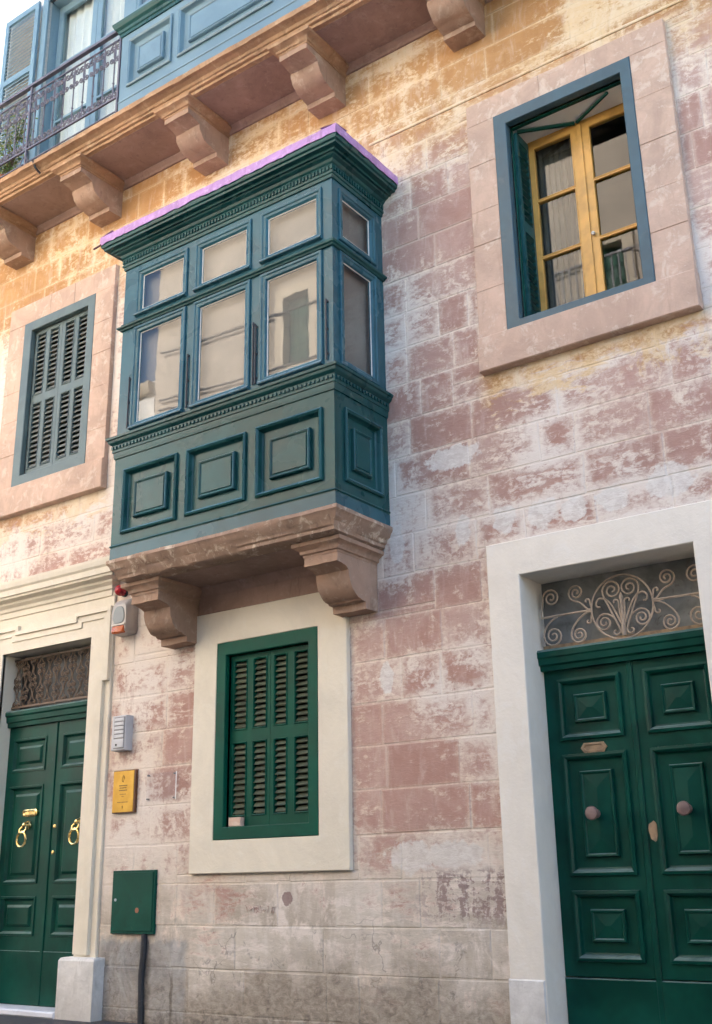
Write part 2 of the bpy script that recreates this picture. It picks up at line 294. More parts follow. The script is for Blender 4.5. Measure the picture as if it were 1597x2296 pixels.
# ------------------------------------------------------------------ mesh helper
class MB:
    def __init__(s): s.v = []; s.f = []
    def add(s, verts, faces):
        o = len(s.v); s.v += [tuple(p) for p in verts]; s.f += [tuple(i+o for i in f) for f in faces]; return s
    def box(s, x0, x1, y0, y1, z0, z1):
        v = [(x, y, z) for x in (x0, x1) for y in (y0, y1) for z in (z0, z1)]
        return s.add(v, [(0, 1, 3, 2), (4, 6, 7, 5), (0, 4, 5, 1), (2, 3, 7, 6), (0, 2, 6, 4), (1, 5, 7, 3)])
    def bbox(s, x0, x1, y0, y1, z0, z1, b=.006):
        """box with chamfered edges on the face towards -y"""
        r = [[(x0, y1, z0), (x1, y1, z0), (x1, y1, z1), (x0, y1, z1)], [(x0, y0+b, z0), (x1, y0+b, z0), (x1, y0+b, z1), (x0, y0+b, z1)],
             [(x0+b, y0, z0+b), (x1-b, y0, z0+b), (x1-b, y0, z1-b), (x0+b, y0, z1-b)]]
        return s.loops(r, True, cap0=True, cap1=True)
    def loops(s, rings, closed=True, cap0=False, cap1=False):
        n = len(rings[0]); v = [p for r in rings for p in r]; f = []
        for i in range(len(rings)-1):
            for j in range(n if closed else n-1):
                k = (j+1) % n
                f.append((i*n+j, i*n+k, (i+1)*n+k, (i+1)*n+j))
        if cap0: f.append(tuple(range(n-1, -1, -1)))
        if cap1: f.append(tuple((len(rings)-1)*n+i for i in range(n)))
        return s.add(v, f)
    def rect(s, a0, a1, b0, b1, prof, P, cap=True, apex=None):
        """moulding mitred round a rectangle; prof = (inset, out); P maps (a, b, out) to the world"""
        rings = [[P(a0+i, b0+i, o), P(a1-i, b0+i, o), P(a1-i, b1-i, o), P(a0+i, b1-i, o)] for i, o in prof]
        s.loops(rings, True, cap1=cap and apex is None)
        if apex is not None:
            i, o = prof[-1]; n = len(s.v); r = rings[-1]
            if (a1-a0) > (b1-b0): d = (b1-b0)/2-i; top = [P(a0+i+d, (b0+b1)/2, apex), P(a1-i-d, (b0+b1)/2, apex)]; f = [(0, 1, 5, 4), (1, 2, 5), (2, 3, 4, 5), (3, 0, 4)]
            else: d = (a1-a0)/2-i; top = [P((a0+a1)/2, b0+i+d, apex), P((a0+a1)/2, b1-i-d, apex)]; f = [(0, 1, 4), (1, 2, 5, 4), (2, 3, 5), (3, 0, 4, 5)]
            s.add(r+top, f)
        return s
    def tube(s, pts, r, n=6, cap=True, r1=None):
        pts = [Vector(p) for p in pts]; rings = []; m = len(pts)
        t0 = (pts[1]-pts[0]).normalized(); up = Vector((0, 0, 1)) if abs(t0.z) < .9 else Vector((0, 1, 0))
        a = t0.cross(up).normalized()
        for i, p in enumerate(pts):
            t = (pts[min(i+1, m-1)]-pts[max(i-1, 0)]).normalized()
            a = (a-t*a.dot(t)).normalized(); b = t.cross(a)
            rr = r if r1 is None else r+(r1-r)*i/(m-1)
            rings.append([p+rr*(math.cos(2*math.pi*k/n)*a+math.sin(2*math.pi*k/n)*b) for k in range(n)])
        return s.loops(rings, True, cap, cap)
    def lathe(s, c, axis, prof, n=14):
        """prof = (distance along the axis, radius)"""
        ax = Vector(axis).normalized(); up = Vector((0, 0, 1)) if abs(ax.z) < .9 else Vector((1, 0, 0))
        a = ax.cross(up).normalized(); b = ax.cross(a); c = Vector(c)
        return s.loops([[c+ax*d+rr*(math.cos(2*math.pi*k/n)*a+math.sin(2*math.pi*k/n)*b) for k in range(n)] for d, rr in prof], True, True, True)
    def ext_x(s, prof, x0, x1):
        """closed profile of (y, z) drawn out along x"""
        return s.loops([[(x0, y, z) for y, z in prof], [(x1, y, z) for y, z in prof]], True, True, True)
    def worn_three(s, x0, x1, yf, prof, yb=0, step=.09, amp=.0035):
        """the same in weathered stone: every edge wavers a little along its length"""
        n1 = max(2, int((yb-yf)/step)); n2 = max(2, int((x1-x0)/step)); rings = []
        for o, z in prof:
            r = []
            for i in range(n1): r.append((x0-o, yb+(yf-o-yb)*i/n1, 0))
            for i in range(n2): r.append((x0-o+(x1-x0+2*o)*i/n2, yf-o, 1))
            for i in range(n1+1): r.append((x1+o, yf-o+(yb-yf+o)*i/n1, 2))
            q = []
            for px, py, k in r:
                d = random.uniform(-amp, amp)-(random.random() < .06)*amp*1.6
                q.append((px+(d if k == 2 else -d if k == 0 else 0), py-(d if k == 1 else 0), z+random.uniform(-amp, amp)*.5))
            rings.append(q)
        return s.loops(rings, False)
    def three(s, x0, x1, yf, prof, yb=0):
        """cornice running round left, front and right of a projecting block; prof = (out, z)"""
        return s.loops([[(x0-o, yb, z), (x0-o, yf-o, z), (x1+o, yf-o, z), (x1+o, yb, z)] for o, z in prof], False)

WL = {}
def loc_of(p): return WL[p.name] if p is not None else Vector((0, 0, 0))
def link(o, parent, wl, label=None, cat=None, group=None, kind=None):
    col.objects.link(o); WL[o.name] = Vector(wl); o.parent = parent; o.location = Vector(wl)-loc_of(parent)
    for k, v in (('label', label), ('category', cat), ('group', group), ('kind', kind)):
        if v: o[k] = v
    return o
def empty(name, wl, parent=None, **kw):
    o = bpy.data.objects.new(name, None); o.empty_display_size = .1; return link(o, parent, wl, **kw)
def build(name, mb, mat, parent=None, smooth=False, **kw):
    xs = [p[0] for p in mb.v]; ys = [p[1] for p in mb.v]; zs = [p[2] for p in mb.v]
    c = Vector(((min(xs)+max(xs))/2, (min(ys)+max(ys))/2, min(zs)))
    me = bpy.data.meshes.new(name); me.from_pydata([(p[0]-c.x, p[1]-c.y, p[2]-c.z) for p in mb.v], [], mb.f)
    me.validate(); 
    import bmesh
    bm = bmesh.new(); bm.from_mesh(me); bmesh.ops.recalc_face_normals(bm, faces=bm.faces); bm.to_mesh(me); bm.free()
    me.materials.append(M[mat] if isinstance(mat, str) else mat)
    if smooth:
        for p in me.polygons: p.use_smooth = True
        try: me.set_sharp_from_angle(angle=R(40))
        except Exception: pass
    return link(bpy.data.objects.new(name, me), parent, c, **kw)
def again(src, wl, parent):
    o = bpy.data.objects.new(src.name.split('.')[0], src.data); return link(o, parent, wl)

def subtract(rects, holes):
    """cut axis-aligned holes out of rectangles (a0, a1, b0, b1)"""
    for h in holes:
        out = []
        for r in rects:
            if h[1] <= r[0] or h[0] >= r[1] or h[3] <= r[2] or h[2] >= r[3]: out.append(r); continue
            if h[2] > r[2]: out.append((r[0], r[1], r[2], h[2]))
            if h[3] < r[3]: out.append((r[0], r[1], h[3], r[3]))
            lo, hi = max(r[2], h[2]), min(r[3], h[3])
            if h[0] > r[0]: out.append((r[0], h[0], lo, hi))
            if h[1] < r[1]: out.append((h[1], r[1], lo, hi))
        rects = out
    return rects
def front(y): return lambda a, b, o: (a, y-o, b)      # facing the street
def right(x): return lambda a, b, o: (x+o, a, b)      # facing +x
def left_(x): return lambda a, b, o: (x-o, a, b)

def spiral(cx, cz, r0, r1, a0, a1, n=26):
    return [(cx+(r0+(r1-r0)*i/n)*math.cos(a0+(a1-a0)*i/n), cz+(r0+(r1-r0)*i/n)*math.sin(a0+(a1-a0)*i/n)) for i in range(n+1)]
def hermite(p0, t0, p1, t1, n=10):
    o = []
    for i in range(n):
        s = i/n; h = (2*s**3-3*s*s+1, s**3-2*s*s+s, -2*s**3+3*s*s, s**3-s*s)
        o.append((h[0]*p0[0]+h[1]*t0[0]+h[2]*p1[0]+h[3]*t1[0], h[0]*p0[1]+h[1]*t0[1]+h[2]*p1[1]+h[3]*t1[1]))
    return o
def scroll(att, adir, c, r, a0, turns, ccw=1, k=.25):
    """a wrought scroll: leaves att in direction adir and curls up round c"""
    a1 = a0+ccw*turns*2*math.pi
    sp = spiral(c[0], c[1], r, r*.16, a0, a1)
    tg = (-math.sin(a0)*ccw*k, math.cos(a0)*ccw*k)
    return hermite(att, (adir[0]*k, adir[1]*k), sp[0], tg)+sp
def flat(pts, y): return [(p[0], y, p[1]) for p in pts]
def mirror(pts, cx): return [(2*cx-p[0], p[1]) for p in pts]

# ================================================================== ground
build('street', MB().box(-300, 300, -300, 300, -.3, 0), 'asphalt', kind='structure')

# ================================================================== the house
house = empty('town_house', (2.5, 0, 0), label='worn pink stone town house with green timber bay window, doors and shuttered windows', cat='house')
HX0, HX1, HTOP = -2.25, 12.0, 13.4
OPEN = {'rw': (4.765, 5.735, 5.04, 6.80), 'lw': (-1.10, -.19, 5.14, 6.84), 'cw': (1.855, 2.72, 1.475, 2.855),
        'rd': (4.605, 5.86, 0, 3.08), 'ld': (-1.14, .165, 0, 3.25), 'fd': (-1.37, .10, 8.34, 11.55), 'bay': (1.3, 3.3, 3.8, 6.3)}
wall = empty('wall', (2.5, 0, 0), house)
mb = MB()
for r in subtract([(HX0, HX1, 0, 8.2)], list(OPEN.values())): mb.box(r[0], r[1], -.0005, .42, r[2], r[3])
build('wall_core', mb, 'wall', wall)
mb = MB()
for r in subtract([(HX0, HX1, 8.2, HTOP)], list(OPEN.values())): mb.box(r[0], r[1], 0, .42, r[2], r[3])
build('upper_wall', mb, 'limewash', wall, label='pale limewashed upper wall behind the balcony')
build('side_wall', MB().box(HX0, HX0+.3, .42, 5, 0, HTOP), 'limewash', wall)
build('side_wall', MB().box(HX1-.3, HX1, .42, 5, 0, HTOP), 'limewash', wall)
build('back_wall', MB().box(HX0, HX1, 5, 5.3, 0, HTOP), 'interior', wall)
build('roof', MB().box(HX0-.05, HX1+.05, -.05, 5.35, HTOP, HTOP+.3), 'limewash', house)
build('interior_wall', MB().box(HX0+.3, HX1-.3, 2.6, 2.7, 0, HTOP), 'interior', wall)

# ashlar blocks, cut round the surrounds
SUR = [(4.41, 6.10, 4.69, 7.12), (-1.50, .20, 4.72, 7.20), (1.493, 3.10, 1.12, 3.245), (4.355, 6.115, 0, 3.335),
       (-1.62, .44, 0, 3.66), (1.25, 3.35, 3.5, 6.6), (3.06, 3.37, 3.0, 3.5), (1.2, 1.51, 3.0, 3.5)]
def block_mesh(x0, x1, z0, z1):
    b = .006; yf = random.uniform(-.0055, -.0025); k = lambda: random.uniform(0, .009)
    cs = [(x0+k(), z0+k(), 1, 1), (x1-k(), z0+k(), -1, 1), (x1-k(), z1-k(), -1, -1), (x0+k(), z1-k(), 1, -1)]
    rings = [[(p, .05, q) for p, q, i, j in cs], [(p, -.0003, q) for p, q, i, j in cs], [(p+b*i*.5, yf*.75, q+b*j*.5) for p, q, i, j in cs],
             [(p+b*i, yf+random.uniform(-.001, .001), q+b*j) for p, q, i, j in cs]]
    return MB().loops(rings, True, cap1=True)
FIXED = {0: [1.49, 3.80], 1: [1.98, 2.83, 3.815, 4.208], 2: [1.752, 2.40, 2.935, 3.351, 4.041], 11: [5.148, 5.728], 12: [4.823, 5.1], 13: [4.993, 5.843], 6: [3.389, 4.163], 7: [3.57]}
zc = [0]+[.105+.3155*k for k in range(26)]+[8.17]
nblk = 0
for k in range(len(zc)-1):
    z0, z1 = zc[k], zc[k+1]
    if z1-z0 < .04: continue
    xs = [HX0]; fixed = FIXED.get(k-1, [])
    small = random.random() < .35
    while xs[-1] < 7.5:
        nx = xs[-1]+random.choice([random.uniform(.26, .48), random.uniform(.5, .82), random.uniform(.55, .75)])
        for q in fixed:
            if xs[-1]+.12 < q < nx+.22: nx = q; break
        xs.append(nx)
    for a, b in zip(xs, xs[1:]):
        for r in subtract([(a, b, z0, z1)], SUR):
            if r[1]-r[0] < .05 or r[3]-r[2] < .05: continue
            m_ = block_mesh(r[0]+.0005, r[1]-.0005, r[2]+.0005, r[3]-.0005)
            o = build('stone_block', m_, 'wall', wall)
            me = o.data; l = me.uv_layers.new(name='lo'); h = me.uv_layers.new(name='hi'); c = WL[o.name]
            for lp in me.loops:
                p = me.vertices[lp.vertex_index].co+c
                l.data[lp.index].uv = (p.x-r[0], p.z-r[2]); h.data[lp.index].uv = (r[1]-p.x, r[3]-p.z)
            nblk += 1
print('blocks', nblk)
# thin string line above the right window
build('string_course', MB().ext_x([(.01, 7.228), (-.014, 7.230), (-.017, 7.242), (-.010, 7.256), (.01, 7.262)], 3.40, 7.5), 'wall', wall)
# chalk scrawl under the middle window
mb = MB()
random.seed(3); px = 2.085
for i in range(9):
    pts = [(px+random.uniform(-.012, .03), .868-.003*i+random.uniform(-.03, .035)) for _ in range(4)]
    mb.tube([(p[0], -.007, p[1]) for p in pts], .0022, 4); px += .033
build('chalk_scrawl', mb, 'scrawl', wall, label='small red brown scrawl chalked on the bare stone')

# ------------------------------------------------------------------ window surrounds and louvred shutters
def stone_frame(parent, outer, inner, y0, mat, rows, name='surround_stone', b=.0035):
    """surround laid from single stones: sill, lintel and stacked jambs"""
    x0, x1, z0, z1 = outer; a0, a1, b0, b1 = inner; g_ = .0006
    def st(r):
        m_ = MB().bbox(r[0]+g_, r[1]-g_, y0+random.uniform(-.002, .002), .06, r[2]+g_, r[3]-g_, b); build(name, m_, mat, parent)
    build('sill_stone', MB().bbox(x0-.004, x1+.006, y0-.03, .06, z0, b0-.0006, .006), mat, parent)
    xs = [x0, a0+.02+(a1-a0)*.34, a0+(a1-a0)*.7, x1]
    for p, q in zip(xs, xs[1:]): st((p, q, b1, z1))
    for (p, q) in ((x0, a0), (a1, x1)):
        n = rows; hs = [b0+(b1-b0)*(i+random.uniform(-.12, .12)*(0 < i < n))/n for i in range(n+1)]
        for u, v in zip(hs, hs[1:]): st((p, q, u, v))

def shutter_window(name, label, outer, inner, cols, rows, yframe, yleaf, matf, mats, open_, n_slats, slatm):
    """frame, two louvred leaves with two columns each, every slat its own piece"""
    w_ = empty(name, ((outer[0]+outer[1])/2, 0, outer[2]), house, label=label)
    x0, x1, z0, z1 = outer; a0, a1, b0, b1 = inner
    ins = a0-x0
    mb = MB(); P = front(0)
    iz0, iz1 = b0-z0, z1-b1
    rings = [[(x0, .05, z0), (x1, .05, z0), (x1, .05, z1), (x0, .05, z1)], [(x0, yframe+.004, z0), (x1, yframe+.004, z0), (x1, yframe+.004, z1), (x0, yframe+.004, z1)],
             [(x0+.004, yframe, z0+.004), (x1-.004, yframe, z0+.004), (x1-.004, yframe, z1-.004), (x0+.004, yframe, z1-.004)],
             [(a0-.006, yframe, b0-.006), (a1+.006, yframe, b0-.006), (a1+.006, yframe, b1+.006), (a0-.006, yframe, b1+.006)],
             [(a0, yframe+.006, b0), (a1, yframe+.006, b0), (a1, yframe+.006, b1), (a0, yframe+.006, b1)],
             [(a0, .10, b0), (a1, .10, b0), (a1, .10, b1), (a0, .10, b1)]]
    mb.loops(rings); build('window_frame', mb, matf, w_)
    mid = (cols[1][1]+cols[2][0])/2
    for (la, lb, cc) in ((a0+.004, mid-.002, cols[:2]), (mid+.002, a1-.004, cols[2:])):
        mb = MB()
        holes = [(c0, c1, r0, r1) for c0, c1 in cc for r0, r1 in rows]
        for r in subtract([(la, lb, b0+.004, b1-.004)], holes): mb.box(r[0], r[1], yleaf, yleaf+.035, r[2], r[3])
        for h in holes: mb.rect(h[0]-.012, h[1]+.012, h[2]-.012, h[3]+.012, [(0, 0), (0, .006), (.004, .009), (.012, .004)], front(yleaf+.0005), cap=False)
        build('shutter_leaf', mb, mats, w_)
    t = open_
    for r0, r1 in rows:
        for c0, c1 in cols:
            step = (r1-r0)/n_slats; src = None
            for i in range(n_slats):
                zc_ = r0+(i+.5)*step
                if src is None:
                    hw = step*.60; th = .008
                    pr = [(yleaf+.002, -hw*t), (yleaf+.002+.004, -hw*t-th*.6), (yleaf+.036, hw*t), (yleaf+.032, hw*t+th)]
                    mb = MB().loops([[(c0+.001, y, zc_+z) for y, z in pr], [(c1-.001, y, zc_+z) for y, z in pr]], True, True, True)
                    src = build('slat', mb, slatm, w_); s0 = WL[src.name].copy(); zz = zc_
                else: again(src, s0+Vector((0, 0, zc_-zz)), w_)
    return w_

# left window, upper floor
lw = shutter_window('window', 'blue grey louvred shutters closed in a pink stone surround left of the bay', (-1.225, -.08, 5.025, 6.95), (-1.10, -.19, 5.14, 6.84),
    [(-1.055, -.925), (-.845, -.715), (-.595, -.465), (-.385, -.255)], [(5.225, 5.955), (6.07, 6.79)], -.058, .005, 'grey_teal', 'grey_teal', .45, 13, 'grey_slat')
random.seed(11); stone_frame(lw, (-1.50, .20, 4.72, 7.20), (-1.225, -.08, 5.025, 6.95), -.052, 'pink_stone', 5)
# centre window, ground floor
cw = shutter_window('window', 'dark green louvred shutters in a plain cream surround under the bay', (1.752, 2.812, 1.378, 2.966), (1.855, 2.72, 1.475, 2.855),
    [(1.90, 2.03), (2.115, 2.24), (2.335, 2.45), (2.545, 2.67)], [(1.565, 2.125), (2.245, 2.80)], -.045, .02, 'green_shutter', 'green_shutter', .45, 12, 'faded_slat')
mb = MB()
oz = [(0, .05), (0, -.038), (.005, -.042)]
def frame_rings(outer, inner, y0, yb, b=.005):
    x0, x1, z0, z1 = outer; a0, a1, b0, b1 = inner
    q = lambda X0, X1, Z0, Z1, y: [(X0, y, Z0), (X1, y, Z0), (X1, y, Z1), (X0, y, Z1)]
    return [q(x0, x1, z0, z1, yb), q(x0, x1, z0, z1, y0+b), q(x0+b, x1-b, z0+b, z1-b, y0), q(a0-b, a1+b, b0-b, b1+b, y0), q(a0, a1, b0, b1, y0+b), q(a0, a1, b0, b1, yb)]
build('window_surround', MB().loops(frame_rings((1.493, 3.10, 1.125, 3.243), (1.75, 2.814, 1.376, 2.968), -.042, .06)), 'cream', cw)
# the half brick left on its sill
mb = MB().bbox(1.90, 2.03, -.03, .016, 1.4755, 1.545, .006)
build('stone_wedge', mb, 'pink_stone', label='small broken pink stone on the green window sill', cat='stone')

# ------------------------------------------------------------------ right window with ochre casements
rw = empty('window', (5.25, 0, 4.97), house, label='open window with ochre casements inside a blue grey frame and pink stone surround')
random.seed(5); stone_frame(rw, (4.41, 6.10, 4.69, 7.12), (4.655, 5.82, 4.972, 6.912), -.058, 'pink_stone', 5)
build('window_frame', MB().loops(frame_rings((4.655, 5.82, 4.972, 6.912), (4.765, 5.735, 5.04, 6.80), -.066, .02)), 'teal_frame', rw)
build('frame_stop', MB().loops(frame_rings((4.745, 5.755, 5.02, 6.82), (4.772, 5.728, 5.047, 6.79), .021, .05)), 'green', rw)
build('reveal_lining', MB().loops([[(a, y, b) for a, b in ((4.767, 5.042), (5.733, 5.042), (5.733, 6.798), (4.767, 6.798))] for y in (.05, .40)]), 'limewash', rw)
YS = .27
def casement(a0, a1, pane0, pane1, b0, b1, zp):
    mb = MB()
    for r in subtract([(a0, a1, b0, b1)], [(pane0, pane1, p, q) for p, q in zp]):
        mb.box(r[0], r[1], YS, YS+.045, r[2], r[3])
    o = build('casement_frame', mb, 'ochre_wood', rw)
    for p, q in zp:
        build('pane', MB().box(pane0, pane1, YS+.02, YS+.024, p, q), 'glass', rw)
        build('glazing_bead', MB().rect(pane0-.002, pane1+.002, p-.002, q+.002, [(0, .0), (0, .006), (.006, .006), (.01, -.008)], front(YS+.0005), cap=False), 'ochre_wood', rw)
zp = [(5.12, 5.685), (5.703, 6.207), (6.225, 6.72)]
casement(4.769, 5.246, 4.835, 5.170, 5.06, 6.797, zp)
casement(5.249, 5.731, 5.322, 5.655, 5.06, 6.797, zp)
build('casement_knob', MB().lathe((5.285, YS, 5.74), (0, -1, 0), [(0, .008), (.012, .008), (.014, .015), (.03, .014), (.034, .004)]), 'putty', rw, True)
build('sash_bar', MB().box(5.228, 5.262, YS-.012, YS+.001, 5.08, 6.77), 'ochre_wood', rw)
# net curtain behind the left casement
mb = MB()
n = 40; mb.loops([[(4.80+.4*i/n, YS+.10+.012*math.sin(i*1.3), z) for i in range(n+1)] for z in (5.0, 6.78)], False)
build('net_curtain', mb, 'net', rw, True, label='brown net curtain')
# louvred inner shutter folded against the left reveal
mb = MB()
for r in subtract([(.055, .255, 5.07, 6.77)], [(.085, .225, 5.14, 5.86), (.085, .225, 5.96, 6.70)]): mb.box(4.772, 4.80, r[0], r[1], r[2], r[3])
build('shutter_leaf', mb, 'teal', rw)
build('slat_gap_shade', MB().box(4.7685, 4.7715, .06, .25, 5.08, 6.76), 'black', rw)  # black sheet added behind the slats so their gaps look shaded
src = None
for lo, hi, n in ((5.14, 5.86, 12), (5.96, 6.70, 12)):
    for i in range(n):
        zq = lo+(i+.5)*(hi-lo)/n
        if src is None:
            pr = [(4.776, -.006), (4.782, -.011), (4.806, .004), (4.80, .009)]
            src = build('slat', MB().loops([[(xx, y, zq+z) for xx, z in pr] for y in (.086, .224)], True, True, True), 'teal', rw); s0 = WL[src.name].copy(); z0_ = zq
        else: again(src, s0+Vector((0, 0, zq-z0_)), rw)
# green stays under the head
build('window_stay', MB().tube([(4.80, .06, 6.775), (5.22, YS-.02, 6.782)], .017, 6), 'green', rw)
build('window_stay', MB().tube([(5.58, .06, 6.775), (5.24, YS-.025, 6.779)], .014, 6), 'green', rw)

# ------------------------------------------------------------------ bay window
BX0, BX1, BY = 1.12, 3.505, -.717
bay = empty('bay_window', (2.31, 0, 3.0), house, label='enclosed dark teal timber bay window with panelled base and lilac topped cornice')
build('bay_core', MB().box(BX0+.09, BX1-.09, BY+.11, .005, 3.66, 6.6), 'blind', bay)
# stone shelf and brackets
build('stone_shelf', MB().worn_three(BX0, BX1, BY, [(-.30, 3.66), (.022, 3.655), (.026, 3.625), (.008, 3.605), (-.004, 3.575), (-.03, 3.555), (-.036, 3.53), (-.05, 3.52), (-.055, 3.495), (-.085, 3.478), (-.40, 3.476), (-1.0, 3.476)], .04), 'corbel_chipped', bay, True)
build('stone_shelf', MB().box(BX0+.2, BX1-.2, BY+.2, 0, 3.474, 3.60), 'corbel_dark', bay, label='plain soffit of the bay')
def corbel(parent, x0, x1, ztop, h, depth, mat, mat2, crown=.07, matf=None):
    """bracket: foot, hollow S curve, square fascia and a moulded crown"""
    s = h/.47; d = depth/.55; zt = ztop
    pr = [(.03, -.47), (-.15, -.47), (-.155, -.415), (-.205, -.41)]
    for i in range(9):
        t = i/8; a = math.pi*.5*t
        pr.append((-.215-.15*math.sin(a)*.98, -.40+.19*(1-math.cos(a))))
    pr += [(-.40, -.19), (-.46, -.175), (-.50, -.172), (-.50, -.105), (.03, -.105)]
    pr = [(y*d, zt+z*s) for y, z in pr]
    sl = [x0+(x1-x0)*i/5 for i in range(6)]
    build('corbel', MB().loops([[(xx+random.uniform(-.003, .003), y+random.uniform(-.003, .003), z+random.uniform(-.003, .003)) for y, z in pr] for xx in sl], True, True, True), mat, parent, True)
    yf = -.50*d
    cr = [(-.05, zt-.105*s), (.004, zt-.105*s), (.008, zt-.088*s), (.022, zt-.082*s), (.026, zt-.06*s), (.05, zt-.04*s), (crown, zt-.03*s), (crown+.004, zt-.002), (-.08, zt-.001)]
    build('corbel_crown', MB().worn_three(x0, x1, yf, cr, .03, .06, .003), mat2, parent, True)
corbel(bay, 3.06, 3.37, 3.476, .475, .57, 'corbel', 'corbel', .07)
corbel(bay, 1.20, 1.51, 3.476, .475, .57, 'corbel', 'corbel', .07)
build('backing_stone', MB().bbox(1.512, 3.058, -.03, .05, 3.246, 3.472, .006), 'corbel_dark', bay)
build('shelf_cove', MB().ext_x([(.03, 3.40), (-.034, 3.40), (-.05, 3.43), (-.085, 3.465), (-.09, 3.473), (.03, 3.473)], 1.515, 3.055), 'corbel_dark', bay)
# panelled base
pan = [(1.262, 1.868, 3.888, 4.435), (2.01, 2.62, 3.892, 4.43), (2.762, 3.378, 3.886, 4.437)]
mb = MB()
for r in subtract([(BX0, BX1, 3.655, 4.60)], pan): mb.box(r[0], r[1], BY, BY+.035, r[2], r[3])
build('base_board', mb, 'teal', bay)
PR = [(0, -.001), (-.02, .006), (-.018, .020), (-.004, .027), (.012, .016), (.022, -.016), (.030, -.028), (.108, -.030), (.110, -.002), (.117, .006), (.128, .003), (.134, -.006), (.142, -.008), (.146, .000)]
def wood_panel(r, P, parent, mat, prof=PR, end=.004):
    m_ = MB().rect(r[0], r[1], r[2], r[3], prof, P); return build('panel', m_, mat, parent)
for r in pan: wood_panel(r, front(BY), bay, 'teal')
side = [(-.578, -.118, 3.892, 4.45)]
for nm, X, fn in (('r', BX1, right), ('l', BX0, left_)):
    mb = MB(); sg = 1 if nm == 'r' else -1
    for r in subtract([(BY+.03, .006, 3.655, 4.60)], side):
        mb.box(min(X, X-sg*.03), max(X, X-sg*.03), r[0], r[1], r[2], r[3])
    build('base_board', mb, 'teal', bay)
    for r in side: wood_panel(r, fn(X), bay, 'teal')
build('base_bead', MB().three(BX0, BX1, BY, [(-.01, 3.768), (.006, 3.77), (.009, 3.778), (.006, 3.786), (-.01, 3.788)]), 'teal', bay)
build('base_plinth', MB().three(BX0, BX1, BY, [(-.01, 3.657), (.003, 3.658), (.003, 3.757), (-.01, 3.76)]), 'teal_blue', bay)
# middle cornice
build('middle_cornice', MB().three(BX0, BX1, BY, [(-.03, 4.575), (.010, 4.577), (.014, 4.60), (.016, 4.632), (.024, 4.636), (.024, 4.70), (.044, 4.715), (.05, 4.722), (.056, 4.742), (.068, 4.748), (.07, 4.768), (-.06, 4.785)]), 'teal', bay)
def dentils(z0, z1, o, step, wdt):
    mb = MB(); x = BX0-o
    while x < BX1+o: mb.box(x, x+wdt, BY-o-.012, BY-o+.004, z0, z1); x += step
    y = BY-o+.02
    while y < -.02:
        mb.box(BX1+o-.004, BX1+o+.012, y, y+wdt, z0, z1); mb.box(BX0-o-.012, BX0-o+.004, y, y+wdt, z0, z1); y += step
    build('dentil_row', mb, 'teal', bay, kind='stuff')
dentils(4.662, 4.69, .024, .042, .022)
# top cornice and its membrane
build('top_cornice', MB().three(BX0, BX1, BY, [(-.05, 6.455), (.012, 6.457), (.016, 6.485), (.026, 6.49), (.028, 6.505), (.020, 6.51), (.022, 6.575), (.035, 6.585), (.045, 6.605), (.075, 6.618), (.082, 6.628), (.104, 6.629), (.106, 6.641), (.112, 6.646), (.108, 6.650), (.150, 6.652), (.152, 6.672), (.168, 6.678), (.172, 6.69), (.174, 6.715), (-.3, 6.72)]), 'teal', bay)
dentils(6.52, 6.56, .020, .036, .018)
mb = MB(); random.seed(4)
def strip(p0, p1, n, out):
    lo, mi, hi, tp = [], [], [], []
    for i in range(n+1):
        t = i/n; p = Vector(p0).lerp(Vector(p1), t); q = Vector(out)*random.uniform(0, .005)
        lo.append(p+q+Vector((0, 0, random.uniform(-.012, .004)))); mi.append(p+q*.6+Vector((0, 0, .04))); hi.append(p+Vector((0, 0, .078+random.uniform(-.003, .003)))); tp.append(p-Vector(out)*.16+Vector((0, 0, .10)))
    mb.loops([lo, mi, hi, tp], False)
o = .18
strip((BX0-o, BY-o, 6.713), (BX1+o, BY-o, 6.713), 60, (0, -1, 0))
strip((BX1+o, BY-o, 6.713), (BX1+o, 0, 6.713), 20, (1, 0, 0))
strip((BX0-o, BY-o, 6.713), (BX0-o, 0, 6.713), 20, (-1, 0, 0))
mb.box(BX0-o+.12, BX1+o-.12, BY-o+.12, 0, 6.78, 6.81)
build('roof_membrane', mb, 'membrane', bay, True, label='lilac membrane strip capping the bay cornice')
build('membrane_tip', MB().tube([(BX0-o+.02, BY-o-.004, 6.705), (BX0-o-.08, BY-o+.0, 6.70)], .010, 5), 'brown_paint', bay)
